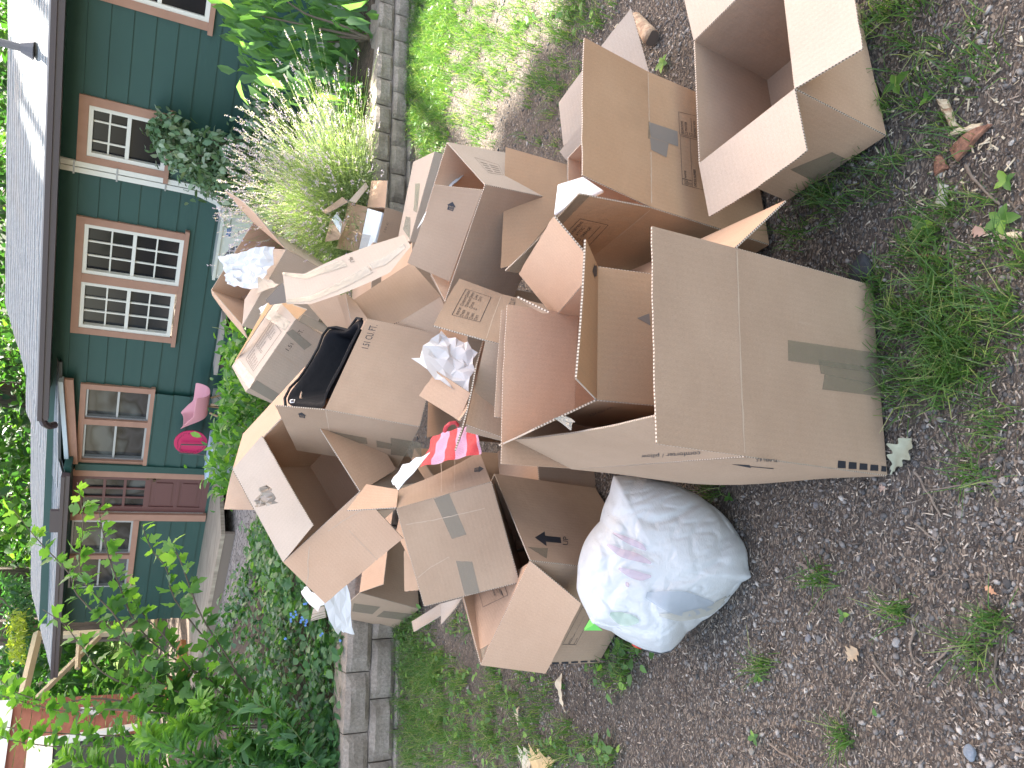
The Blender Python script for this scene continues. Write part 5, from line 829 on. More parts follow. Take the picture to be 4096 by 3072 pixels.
# distant tree trunks
BARK=mat('dark_bark',(.075,.055,.042),.9); n=N(BARK); f=n.noise(n.mapping(n.coord('Object'),(9,9,1.5)),2,6,.7); n.col(n.ramp(f,[(.3,(.03,.023,.018)),(.7,(.15,.115,.09))])); n.bump(f,.04,1)
TR=[]
for c,x,y,d,r in (('C3',100,115,17,.33),('C3',300,830,21,.12),('C3',300,1050,19,.27),('C3',200,940,24,.1),('C4',200,40,16,.30),('C4',200,160,17,.25),('C4',300,290,15.5,.28),('C4',600,465,14,.24),('C2',40,1430,19,.28),('C3',200,700,25,.12),('S',10,850,22,.2)):
    p=pt(c,x,y,d); z0=hz(p[0],p[1])-.1; tr=empty('forest_tree',(p[0],p[1],z0),'','tree','tall trees beyond the roof'); TR.append(tr); t=MB(); dx=random.uniform(-.3,.3)
    t.tube([(p[0]+dx*k*.1,p[1],z0+k*1.4) for k in range(9)],r*1.1,10,r*.55); 
    for q in range(5): zz=4+q*1.6+random.random(); a=random.uniform(0,6.28); t.tube([(p[0],p[1],z0+zz),(p[0]+math.cos(a)*.9,p[1]+math.sin(a)*.9,z0+zz+.4),(p[0]+math.cos(a)*2,p[1]+math.sin(a)*2,z0+zz+.3)],r*.22,5,.02)
    t.build('trunk',BARK,tr); tr['_p']=0; del tr['_p']
LB=['thick bare trunk rising just over the main roof slope, topmost in the photo','thin trunk between the two roof slopes','thick trunk crossing behind the lower porch roof','slimmest far trunk beyond the porch roof','stout trunk left of the porch roof, nearest the gutter end','second stout trunk left of the porch roof end','third dark trunk left of the porch roof end','leaning trunk beside the timber frame','trunk above the long roof end near its corner','thin far trunk above the porch gable','trunk behind the middle of the long roof']
for t_,l in zip(TR,LB): t_['label']=l
# ---------------------------------------------------------------- foliage
def leafmat(name,a,b,c=None,tr=.35,rough=.45):
    m=bpy.data.materials.new(name); m.use_nodes=True; n=N(m); at=n.n('Attribute',attribute_name='var'); col=n.ramp(at.outputs['Fac'],[(0,a),(.6,b),(1,c or b)]); n.col(col); n.b.inputs['Roughness'].default_value=rough
    t=n.n('BsdfTranslucent'); tc=n.mix(1.,col,(1.35,1.6,.55),'MULTIPLY'); n.l(tc,t.inputs[0]); mx=n.n('MixShader'); mx.inputs[0].default_value=tr; n.l(n.b.outputs[0],mx.inputs[1]); n.l(t.outputs[0],mx.inputs[2]); n.l(mx.outputs[0],m.node_tree.nodes['Material Output'].inputs[0]); return m
SH={'oval':([0,.28,.28,.45,.68,.68,1],[0,-.42,.42,0,-.36,.36,0]),'lance':([0,.3,.3,.5,.7,.7,1],[0,-.5,.5,0,-.38,.38,0])}
LOB=[(0,0),(.12,-.30),(.42,-.62),(.50,-.26),(.68,-.34),(1,0),(.68,.34),(.50,.26),(.42,.62),(.12,.30)]
def unit(v): return v/(np.linalg.norm(v,axis=-1,keepdims=True)+1e-9)
def leaves(name,pos,ax,L,wr,m,parent=None,shape='oval',fold=.18,curl=.15,up=None,var=None):
    n=len(pos); pos=np.asarray(pos); ax=unit(np.asarray(ax)); L=np.broadcast_to(L,(n,))
    upv=np.array([0,0,1.])+rng.normal(0,.45,(n,3)) if up is None else up
    sd_=unit(np.cross(ax,upv)); nn=np.cross(sd_,ax)
    if shape=='lobed':
        k=len(LOB)+1; P_=np.zeros((n,k,3)); pts=[(.42,0)]+LOB
        for i,(a,b) in enumerate(pts):
            z=fold*abs(b)-curl*a*a+(0 if i else .0); P_[:,i]=pos+ax*(L*a)[:,None]+sd_*(L*b*wr)[:,None]+nn*(L*z)[:,None]
        F=np.array([(0,1+i,1+(i+1)%len(LOB)) for i in range(len(LOB))])
    else:
        A,B=SH[shape]; k=7; P_=np.zeros((n,k,3))
        for i in range(7):
            a,b=A[i],B[i]; z=fold*abs(b)-curl*a*a; P_[:,i]=pos+ax*(L*a)[:,None]+sd_*(L*b*wr*2)[:,None]+nn*(L*z)[:,None]
        F=np.array([(0,3,1),(0,2,3),(1,3,4),(3,2,5),(4,3,6),(3,5,6)])
    FF_=(F[None]+(np.arange(n)*k)[:,None,None]).reshape(-1,3); v=rng.random(n) if var is None else var
    return npmesh(name,P_.reshape(-1,3),FF_,m,parent,var=np.repeat(v,k))
def stemmesh(name,lines,r,m,parent,r2=None,k=5):
    t=MB()
    for l in lines: t.tube(l,r,k,r*.35 if r2 is None else r2)
    return t.build(name,m,parent,smooth=True)
def spline(p,n=14):
    p=np.array(p,float); ts=np.linspace(0,len(p)-1,n); out=[]
    for t in ts:
        i=min(int(t),len(p)-2); f=t-i; p0,p1,p2,p3=p[max(i-1,0)],p[i],p[i+1],p[min(i+2,len(p)-1)]
        out.append(.5*((2*p1)+(-p0+p2)*f+(2*p0-5*p1+4*p2-p3)*f*f+(-p0+3*p1-3*p2+p3)*f**3))
    return np.array(out)
def inpoly(x,y,poly):
    c=False;j=len(poly)-1
    for i in range(len(poly)):
        xi,yi=poly[i];xj,yj=poly[j]
        if (yi>y)!=(yj>y) and x<(xj-xi)*(y-yi)/(yj-yi)+xi:c=not c
        j=i
    return c
def cloud(cr,poly,d0,d1,n,clump=0,cr_=.12):
    xs=[p[0] for p in poly];ys=[p[1] for p in poly];o=[];cen=[]
    while len(o)<n:
        if clump and len(cen)>=clump:
            p=random.choice(cen)+np.array([random.gauss(0,cr_) for _ in range(3)]); q=proj(p); k=CR[cr]
            if random.random()<.93 and not inpoly((q[0]-k[0])*k[2],(q[1]-k[1])*k[2],poly): continue
            o.append(p); continue
        if True:
            x,y=random.uniform(min(xs),max(xs)),random.uniform(min(ys),max(ys))
            if not inpoly(x,y,poly):continue
            p=pt(cr,x,y,random.uniform(d0,d1))
            if clump: cen.append(p)
            else:o.append(p)
    return np.array(o)
STEM=mat('green_stem',(.09,.13,.035),.6); WOOD=mat('shrub_wood',(.11,.085,.06),.85)
# 1 tall lobed leaf shrub at the left (behind the stone wall)
LM1=leafmat('lobed_leaf',(.09,.19,.07),(.16,.31,.08),(.33,.50,.11),.55); LM1b=leafmat('dark_lobed_leaf',(.018,.055,.03),(.03,.085,.035),(.05,.13,.04),.25,.35)
HS=empty('tall_shrub',gp('L',700,1380,.28),'tall lobed leaf shrub with long arching stems reaching over the porch view at left','shrub')
base=gp('L',690,1380,.28); base2=gp('L',640,1300,.28)
ST=[[('L',620,1385),('L',420,1250),('L',250,1100),('C4',1540,250),('C3',1440,1600),('C3',1310,1430),('C3',1225,1215)],
 [('L',600,1360),('L',330,1260),('C4',1300,560),('C4',1000,0),('C3',900,1330),('C3',850,1050)],
 [('L',620,1385),('L',300,1330),('C4',1350,900),('C4',1000,350),('C4',700,0),('C3',720,1200),('C3',670,850)],
 [('L',600,1400),('L',250,1350),('C4',1300,750),('C4',700,200),('C3',600,1640),('C3',330,1350),('C3',120,1090)],
 [('L',600,1390),('L',200,1330),('C4',1000,900),('C4',700,600),('C4',560,420),('C4',370,290)],
 [('L',600,1390),('L',100,1340),('C4',900,1060),('C4',500,1100),('C4',150,1010),('C4',-20,880)],
 [('L',610,1400),('L',100,1345),('C4',900,1150),('C4',500,1160),('C4',-30,1020)],
 [('L',610,1400),('L',60,1400),('C4',1300,1380),('C4',700,1370),('C4',200,1330),('C4',-40,1280)],
 [('L',610,1400),('L',60,1430),('C4',1200,1450),('C4',600,1480),('C4',150,1430),('C4',-40,1370)],
 [('L',620,1385),('L',360,1240),('C4',1900,600),('C4',1720,300),('C3',1560,1530),('C3',1480,1380),('C3',1475,1340)],
 [('L',600,1390),('L',340,1300),('C4',1750,900),('C4',1400,500),('C4',1180,260),('C4',1100,50)],
 [('L',600,1390),('L',300,1350),('C4',1500,1150),('C4',1150,700),('C4',1000,500),('C4',930,380)]]
lines=[];LP=[];LA=[];LV=[]
for k,s in enumerate(ST):
    dd=[5.05+.12*math.sin(k*1.7+i*.5)+.05*i for i in range(len(s))]; dd=[d if i else 4.95 for i,d in enumerate(dd)]
    pts=spline([pt(*a,d) for a,d in zip(s,dd)],26); lines.append(pts)
    L_=np.cumsum([0]+[np.linalg.norm(pts[i+1]-pts[i]) for i in range(25)]); tot=L_[-1]; m_=int(tot/.034)
    for i in range(m_):
        q=.22+.78*i/m_; j=np.searchsorted(L_,q*tot)-1; j=max(0,min(j,24)); p=pts[j]+(pts[j+1]-pts[j])*random.random(); t=unit(pts[j+1]-pts[j]); side=unit(np.cross(t,rng.normal(size=3))); LP.append(p+side*.015*random.random()); LA.append(side*.9+t*.45+np.array([0,0,-.25])); LV.append(min(1,max(0,(q-.55)*1.9+rng.normal(0,.18))))
# side twigs with more leaves fill the body of the shrub
for p in cloud('C4',[(1100,700),(1500,600),(1850,900),(2000,1250),(1500,1640),(900,1400)],4.9,5.5,300,clump=40,cr_=.09): LP.append(p); LA.append(rng.normal(size=3)+np.array([0,0,-.2])); LV.append(abs(rng.normal(.1,.4)))
stemmesh('stem',lines,.0085,WOOD,HS,r2=.0025)
leaves('foliage',LP,LA,rng.uniform(.06,.125,len(LP)),.8,LM1,HS,'lobed',.12,.25,var=np.clip(LV,0,1))
# 2 willow leaf shrub at lower left
LM2=leafmat('narrow_leaf',(.08,.18,.07),(.12,.26,.08),(.22,.38,.08),.45); WS=empty('willow_shrub',gp('L',500,1640,.28),'narrow leaved willow like shrub in the bottom left corner','shrub')
ST=[[('L',700,1700),('L',420,1600),('C4',1600,1650),('C4',1000,1660),('C4',560,1575)],[('L',700,1680),('L',400,1450),('C4',1900,1600),('C4',1500,1480),('C4',1235,1370)],[('L',720,1650),('L',560,1400),('L',330,1270),('C4',1760,1350),('C4',1545,1270)],[('L',760,1640),('L',600,1480),('L',400,1300),('C4',1900,1150),('C4',1735,1110)],[('L',700,1720),('L',300,1640),('L',60,1600),('C4',1500,1720),('C4',1200,1700)],[('L',800,1700),('L',650,1560),('L',540,1480),('L',480,1400)],[('L',760,1720),('L',520,1640),('L',330,1560),('L',230,1500)]]
lines=[];LP=[];LA=[];LV=[]
for k,s in enumerate(ST):
    pts=spline([pt(*a,4.55+.1*math.sin(k*2.+i)) for i,a in enumerate(s)],30); lines.append(pts)
    for i in range(190):
        q=random.random()**.8; j=min(int(q*29),28); p=pts[j]+(pts[j+1]-pts[j])*random.random(); t=unit(pts[j+1]-pts[j]); side=unit(np.cross(t,rng.normal(size=3))); LP.append(p); LA.append(side*.8+t*(.5+q*.5)+np.array([0,0,-.15])); LV.append(min(1,max(0,q*q+rng.normal(0,.1))))
stemmesh('stem',lines,.006,STEM,WS,r2=.003); leaves('foliage',LP,LA,rng.uniform(.07,.13,len(LP)),.17,LM2,WS,'lance',.1,.45,var=np.array(LV))
# 3 ivy and forget-me-nots filling the bed at left
LM3=leafmat('ivy_leaf',(.055,.14,.06),(.10,.22,.085),(.20,.35,.11),.4,.4)
def hillz(x,y): return .30+.22*max(0,math.sin(x*2.1+1)*math.cos(y*1.7))+.12*mnoise.noise(Vector((x*3,y*3,0)))+.16*min(1,max(0,(behind(x,y)-.3)))
LP=[];LA=[];LV=[]
while len(LP)<15000:
    s=random.uniform(-3.2,1.35); b=.12+3.2*random.random()**1.5; p=WA+WE*s+WN*b; z=hillz(p[0],p[1])+random.gauss(0,.045)-(.08 if b<.25 else 0)
    if p[0]>-.4 and b<.6: continue
    LP.append((p[0],p[1],z)); a=random.uniform(0,6.28); LA.append((math.cos(a),math.sin(a),random.uniform(-.5,.35))); LV.append(min(1,max(0,.35+rng.normal(0,.25)+mnoise.noise(Vector((p[0]*1.5,p[1]*1.5,3)))*.8)))
o=leaves('ground_ivy',LP,LA,rng.uniform(.035,.085,len(LP)),.42,LM3,None,'oval',.15,.2,var=np.array(LV)); o['kind']='stuff'; o['label']='mat of ivy and low leafy plants behind the left stone wall'
LP2=[];LA2=[]
for k in range(8): # trailing sprigs over the wall cap
    s=random.uniform(-1.2,1.0)
    for i in range(30): LP2.append(tuple((WA+WE*(s+.05*random.gauss(0,1))+WN*(.05-.1*random.random())).tolist())+(.30+.03*random.random(),)); LA2.append(rng.normal(size=3))
FG=empty('forget_me_not',gp('L',620,720,.4),'blue forget-me-not flowers above the ivy beside the hanging white paper','flower')
fl=[];
for x,y in ((570,705),(575,720),(560,740),(640,735),(655,745),(630,752),(650,770),(528,858),(600,700),(650,640),(668,630),(875,870),(750,830)):
    for _ in range(2): fl.append(pt('L',x+random.gauss(0,5),y+random.gauss(0,5),4.6))
fl=np.array(fl); pos=np.repeat(fl,5,0); an=np.tile(np.arange(5)*2*math.pi/5,len(fl)); e1,e2=RR,UU; ax=np.cos(an)[:,None]*e1+np.sin(an)[:,None]*e2
leaves('petals',pos,ax,np.full(len(pos),.009),.4,leafmat('blue_petal',(.10,.22,.62),(.16,.32,.75),None,.2),FG,'oval',0,0,up=np.tile(-FF,(len(pos),1)))
stemmesh('stem',[spline([f,f+np.array([.02,.02,-.08]),f+np.array([.05,.03,-.25])],6) for f in fl[::4]],.002,STEM,FG)
# 4 bright leafy plants between pile and porch
LM4=leafmat('bright_leaf',(.06,.16,.04),(.10,.24,.05),(.24,.42,.07),.42)
GS=empty('leafy_border_shrub',(-.1,6.6,.3),'bright green leafy shrub in front of the bench and porch, behind the pile','shrub')
P1=cloud('F',[(452,1000),(470,930),(480,870),(487,800),(482,740),(505,690),(560,700),(600,800),(590,900),(520,1070),(462,1068)],5.6,7.2,2300,clump=60,cr_=.11)
leaves('foliage',P1,rng.normal(size=(len(P1),3))+np.array([0,-.3,.5]),rng.uniform(.05,.11,len(P1)),.26,LM4,GS,'oval',.15,.3,var=np.clip(rng.normal(.45,.3,len(P1)),0,1))
lines=[]
for i in range(26): p=P1[random.randrange(len(P1))]; lines.append(spline([(p[0]*.6-.05,p[1]*.5+3.2,.3),(p[0]*.9,p[1]*.9+.6,.45),tuple(p)],8))
lines.append(spline([pt('K2',760,1330,6.),pt('K2',500,1200,6.),pt('K2',300,1110,6.05),pt('K2',130,1075,6.1)],8)); stemmesh('stem',lines,.006,STEM,GS)
# 5 pale leaved climber in front of the small window
LM5=leafmat('waxy_leaf',(.09,.17,.08),(.17,.26,.14),(.38,.44,.32),.15,.25)
CL=empty('climbing_shrub',(2.2,7.2,.3),'waxy leaved climbing shrub in front of the small window and heat pump','shrub')
poly=[(315,255),(365,245),(385,262),(420,275),(470,290),(520,300),(545,215),(575,215),(610,300),(640,380),(610,440),(560,470),(500,455),(455,425),(400,395),(355,350),(325,310)]
P1=cloud('F',poly,7.0,8.0,5200,clump=200,cr_=.09); ax=rng.normal(size=(len(P1),3))*.8+np.array([0,-.3,-.5])
leaves('foliage',P1,ax,rng.uniform(.06,.105,len(P1)),.32,LM5,CL,'oval',.15,.15)
c0=np.array([2.0,7.7,.35]); stemmesh('stem',[spline([c0+rng.normal(0,.08,3)*[1,1,0],(c0+P1[i])/2+rng.normal(0,.08,3),P1[i]],8) for i in rng.integers(0,len(P1),34)],.009,WOOD,CL)
# 6 drooping leaved branches top right
LM6=leafmat('droop_leaf',(.13,.25,.12),(.20,.36,.12),(.34,.54,.13),.66)
DR=empty('young_tree',gp('R',1710,350,.3),'young tree with long drooping leaves and dark stems in the top right corner','tree')
poly=[(430,-30),(470,70),(490,130),(520,180),(570,215),(600,240),(630,205),(650,250),(690,220),(700,150),(745,120),(790,60),(800,-40)]
P1=cloud('F',poly,5.7,6.5,480,clump=60,cr_=.13); dv=P1[:,2]; nrm=np.clip((dv-.9)/.9,0,1)
leaves('foliage',P1,rng.normal(size=(len(P1),3))*.5+np.array([-.2,-.2,-1.0]),rng.uniform(.13,.24,len(P1)),.16,LM6,DR,'lance',.18,.35,var=np.clip(nrm+rng.normal(0,.2,len(P1)),0,1))
b0=gp('R',1710,340,.3); br=[]
for tx,ty in ((560,60),(690,90),(500,20),(740,20)): e=pt('F',tx,ty,6.2); br.append(spline([b0,b0*.6+e*.4+np.array([0,0,-.05]),e],10))
br.append(spline([b0,pt('R',1450,220,5.75),pt('R',1150,120,5.9),pt('R',900,-60,6.1)],10)); stemmesh('trunk',br,.016,WOOD,DR,r2=.004)
# 7 lavender
LV_=empty('lavender_bush',(1.05,5.45,.3),'large lavender bush with pale purple flower spikes spilling over the stone wall','shrub')
lc=np.array([1.12,5.42,.26]); lines=[];tips=[];dirs=[]
for i in range(2300):
    a=random.uniform(0,2*math.pi); el=random.uniform(.15,1.5); L_=random.uniform(.40,.98)*(1 if el>.5 else .8); d=np.array([math.cos(a)*math.cos(el)*1.15,math.sin(a)*math.cos(el)*.8,math.sin(el)]); b=lc+np.array([random.gauss(0,.16),random.gauss(0,.09),0]); e=b+d*L_; bend=np.array([math.cos(a)*.06,math.sin(a)*.06,-.05*math.cos(el)])
    if e[1]<4.7 and e[2]<.3: continue
    lines.append([b,b+d*L_*.5+np.array([0,0,.04]),e+bend]); tips.append(e+bend); dirs.append(unit(e+bend-b-d*L_*.5))
def ribbons(name,lines,w,m,parent,var=None):
    L3=np.array(lines); n,k,_=L3.shape; t=unit(L3[:,-1]-L3[:,0]); s=unit(np.cross(t,rng.normal(size=(n,3)))); V=np.zeros((n,k*2,3)); ws=np.linspace(1,.25,k)
    for i in range(k): V[:,2*i]=L3[:,i]+s*w*ws[i]; V[:,2*i+1]=L3[:,i]-s*w*ws[i]
    F=np.array([(2*i,2*i+1,2*i+3,2*i+2) for i in range(k-1)]); F=(F[None]+(np.arange(n)*2*k)[:,None,None]).reshape(-1,4); v=rng.random(n) if var is None else var
    return npmesh(name,V.reshape(-1,3),F,m,parent,var=np.repeat(v,2*k))
LS_=leafmat('lavender_green',(.20,.27,.12),(.28,.35,.19),(.44,.48,.31),.35,.6)
ribbons('stems',lines,.0022,LS_,LV_)
LP=[];LA=[]
for l,d in zip(lines,dirs):
    for _ in range(9): q=random.random()**.9*.8; p=l[0]*(1-q)+l[2]*q; LP.append(p+rng.normal(0,.004,3)); LA.append(d+rng.normal(0,.6,3))
leaves('foliage',LP,LA,rng.uniform(.02,.05,len(LP)),.07,LS_,LV_,'lance',.1,.1)
LP=[];LA=[]
for t_,d in zip(tips,dirs):
    if t_[2]<.55 and random.random()<.5: continue
    for i in range(14): LP.append(t_+d*(.055*i/14)); LA.append(rng.normal(size=3)+d*.7)
leaves('flowers',LP,LA,rng.uniform(.007,.013,len(LP)),.45,leafmat('lavender_flower',(.42,.33,.52),(.58,.48,.64),(.70,.64,.68),.3,.7),LV_,'oval',0,0)
# 8 small bright shrub right of lavender
P1=cloud('H1',[(230,500),(330,560),(480,560),(530,640),(540,800),(430,860),(250,840),(260,640)],5.7,6.3,1100,clump=40,cr_=.07); SG=empty('small_bright_shrub',(2.0,6.0,.3),'small bright green shrub between lavender and concrete path','shrub')
leaves('foliage',P1,rng.normal(size=(len(P1),3)),rng.uniform(.03,.06,len(P1)),.3,LM4,SG,'oval'); stemmesh('stem',[spline([(1.95+random.gauss(0,.08),5.75,.3),tuple(P1[i])],4) for i in rng.integers(0,len(P1),20)],.003,STEM,SG)
# 9 forest mass and grassy slope beyond
FM=leafmat('forest_leaf',(.02,.06,.025),(.045,.12,.03),(.13,.23,.05),.45,.5)
def mass(poly,d0,d1,n,L0,L1,clump,cr_,m,lab,name='forest_foliage'):
    P1=cloud('S',poly,d0,d1,n,clump=clump,cr_=cr_); v=np.clip(np.array([.42+.9*mnoise.noise(Vector(p*.55)) for p in P1])+rng.normal(0,.15,n),0,1)
    o=leaves(name,P1,rng.normal(size=(n,3)),rng.uniform(L0,L1,n),.3,m,None,'oval',var=v); o['kind']='stuff'; o['label']=lab
mass([(-200,1350),(160,1350),(230,1500),(250,1800),(420,2300),(480,2700),(300,3150),(-200,3150)],15,27,21000,.16,.34,480,.6,FM,'sunlit forest foliage beyond the roofs')
mass([(-250,-100),(60,-100),(70,1350),(-250,1400)],14,22,5200,.14,.3,200,.4,FM,'foliage behind the main roof')
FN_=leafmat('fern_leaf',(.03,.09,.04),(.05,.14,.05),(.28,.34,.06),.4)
P1=cloud('C4',[(0,20),(230,20),(300,520),(220,760),(60,740),(60,300)],12.2,13.2,1500,clump=50,cr_=.16); o=empty('hanging_branch',pt('C4',120,500,12.6),'fine leaved branch hanging left of the porch roof with one sunlit yellow spray','branch'); br0=[spline([pt('C4',-60,150,12.6),pt('C4',100,300,12.6),pt('C4',150,740,12.6)],8)]; stemmesh('twig',br0,.02,WOOD,o)
pj=np.array([proj(p) for p in P1]); vv=np.where((np.abs(pj[:,0]-65)<32)&(pj[:,1]>2450),1.,rng.random(len(P1))*.5); leaves('foliage',P1,rng.normal(size=(len(P1),3))+[0,0,-.5],rng.uniform(.08,.16,len(P1)),.16,FN_,o,'lance',var=vv)  # one spray is coloured yellow to stand in for sunlight on it
m=mat('lawn_slope',(.10,.17,.03),.95); n=N(m); co=n.coord('Object'); f=n.noise(co,1.2,6,.6); f2=n.noise(co,30,4); n.col(n.mix(.35,n.ramp(f,[(.35,(.045,.08,.02)),(.55,(.12,.2,.035)),(.7,(.22,.30,.06))]),f2,'OVERLAY'))
t=MB(); t.add([(-30,15.5,.45),(-3.5,15.5,.45),(-3.0,24,2.2),(-30,24,2.2),(-2,60,7),(-60,60,7)],[(0,1,2,3),(3,2,4,5)]); o=t.build('hill',m); o['kind']='structure'
t=MB(); t.add([(-40,26,2.4),(50,26,1.0),(70,50,16),(-60,50,16)],[(0,1,2,3)]); ff=mat('forest_backdrop',(.03,.045,.02),.95); q_=N(ff); f_=q_.noise(q_.coord('Object'),1.5,6,.7); q_.col(q_.ramp(f_,[(.4,(.012,.02,.01)),(.6,(.05,.08,.03)),(.7,(.14,.2,.05))])); o=t.build('hill',ff); o['kind']='structure'  # dark slope added as a backdrop to hide bright sky behind the leaves
# 10 unseen leaf canopy toward the sun, added and outlined to shape the shade below
SHT=empty('shade_caster',(14,25,.4),'unseen tree canopy added and shaped to cast shade over pile and house','tree'); zc=17.; sh=sd[:2]/sd[2]
shade=[(-9,-6),(9,-6),(9,.9),(2.5,2.2),(1.75,2.6),(1.62,2.9),(1.42,3.15),(1.24,3.4),(1.12,3.85),(.75,4.5),(.35,4.9),(.1,6.2),(-.6,6.6),(-1.3,8.3),(-5,8.3),(-9,7)]
shade2=[(-1.8,6.9),(7.5,7.5),(7.5,11),(-9,13),(-9,7.2),(-5,8.5)]
LP=[]
while len(LP)<36000:
    x,y=random.uniform(-9,7.5),random.uniform(-3,13)
    if inpoly(x,y,shade) or inpoly(x,y,shade2):
        z=zc+random.uniform(0,.9); LP.append((x+sh[0]*z,y+sh[1]*z,z))
leaves('crown',LP,rng.normal(size=(len(LP),3))*[1,1,.25],rng.uniform(.28,.46,len(LP)),.42,LM4,SHT,'oval',up=np.tile([0,0,1.],(len(LP),1))+rng.normal(0,.25,(len(LP),3)))
br=[spline([(14,25,.3),(13.6,24,8),(LP[i][0]*.5+6,LP[i][1]*.5+11,15.8),LP[i]],10) for i in range(0,36000,2000)]; stemmesh('trunk',br,.25,BARK,SHT,r2=.03,k=7)
# ---------------------------------------------------------------- ground cover
gz=lambda x,y:.012*mnoise.noise(Vector((x*1.3,y*1.3,0)))+.006*mnoise.noise(Vector((x*5,y*5,3)))
def foot(): # spots covered by boxes, kept free
    return [(-.02,1.22,.28,1.8),(.8,1.3,1.0,1.7),(.55,1.7,.95,2.1)]
FT=foot()
def free(x,y): return not any(a<x<c and b<y<d for a,b,c,d in FT)
BLOBS=[(930,-50,50,.8),(930,-150,50,.7),(1010,-80,60,.4),(1100,-120,60,.3),(1970,-80,70,.5),(2080,-140,70,.4),(1240,-90,60,.4),(1170,40,60,.3),(1130,150,60,.25),(1050,120,60,.4),(930,30,45,1),(925,90,45,1),(925,150,45,1),(922,210,45,1),(925,270,40,1),(940,320,30,.9),(985,60,60,.5),(1000,200,70,.45),(1060,300,40,.35),(1090,60,60,.4),(1170,250,60,.12),(1230,40,50,.7),(1210,170,50,.5),(1290,20,40,.5),(1960,40,70,.6),(2100,110,70,.5),(1760,420,28,.35),(1720,500,22,.3),(1885,60,30,.8),(1895,150,26,.9),(1905,240,22,.9),(1930,380,40,.7),(1850,390,50,.6),(1790,430,35,.6),(2010,480,60,.6),(2100,430,50,.5),(1980,620,75,1),(2060,680,90,1),(2150,700,60,1),(2100,760,70,.9),(2010,560,60,.8),(2150,600,60,.6),(2050,760,60,.8),(1990,780,70,1),(2060,850,60,.9),(1945,860,40,.8),(1935,700,38,1),(2190,560,50,.7),(2120,1000,40,.25),(2150,900,40,.3),(900,1430,50,1),(920,1500,60,1),(900,1370,40,.8),(955,1450,45,.7),(920,1600,60,1),(1000,1560,60,.6),(1050,1480,50,.4),(1130,1500,60,.5),(1180,1600,60,.5),(1060,1620,60,.6),(1330,1440,40,.5),(1360,1400,30,.5),(1300,1620,40,.45),(880,1350,30,.8),(1780,1245,12,.8),(1950,1310,14,.9),(2130,1420,28,.8),(2150,1340,22,.8),(1820,1590,16,.7),(1660,1440,16,.6),(1540,1060,25,.7),(1010,1345,30,.4),(2050,300,50,.35),(1990,200,40,.4)]
base=[];hh=[];vv=[]
for bx,by,br,w_ in BLOBS:
    c=gp('F',bx,by); e=gp('F',bx,by+br)[:2]-c[:2]; e2=gp('F',bx-br,by)[:2]-c[:2]; r1,r2=np.linalg.norm(e),np.linalg.norm(e2); area=math.pi*r1*r2; near=c[1]<2.6
    ntuft=int(min(area*(1150 if near else 560)*w_,1300))
    for _ in range(max(ntuft,6)):
        a=random.uniform(0,6.28); q=math.sqrt(random.random())*1.1; tc=c[:2]+e*math.cos(a)*q+e2*math.sin(a)*q
        if behind(*tc)>.0 or not free(*tc): continue
        for _ in range(random.randint(5,16)):
            p=tc+rng.normal(0,.014,2); base.append((p[0],p[1],gz(*p)-.004)); hh.append(random.uniform(.03,.095)*(1.15 if w_>.85 else 1)); vv.append(random.random())
base=np.array(base); n_=len(base); an=rng.uniform(0,6.28,n_); le=rng.uniform(.1,.9,n_); hh=np.array(hh); d=np.stack([np.cos(an)*le,np.sin(an)*le,np.ones(n_)],1)
L3=np.stack([base,base+d*hh[:,None]*.5*[.5,.5,1],base+d*hh[:,None]*[1.1,1.1,.85]],1)
GR=leafmat('grass_blade',(.07,.15,.04),(.12,.23,.065),(.34,.35,.16),.4,.5)
o=ribbons('grass',L3,.0019,GR,None,var=np.array(vv)**1.6); o['kind']='stuff'; o['label']='patchy grass growing through the gravel'
print('grass',n_)
# clover and small broad leaves
LP=[]
for bx,by,br,w_ in BLOBS:
    if w_>.5 and by<700 and bx<1400 or (by>1300 and bx<1400): 
        for _ in range(int(26*w_)): p=gp('F',bx+random.gauss(0,br*.8),by+random.gauss(0,br*.8)); 
        for _ in range(int(45*w_)):
            p=gp('F',bx+random.gauss(0,br*.7),by+random.gauss(0,br*.7)); 
            if behind(p[0],p[1])<0: LP.append((p[0],p[1],.015+.03*random.random()))
o=leaves('ground_weeds',LP,rng.normal(size=(len(LP),3))*[1,1,.2],rng.uniform(.02,.045,len(LP)),.4,LM4,None,'oval',up=np.tile([0,0,1.],(len(LP),1))); o['kind']='stuff'; o['label']='clover and small weeds in the grass'
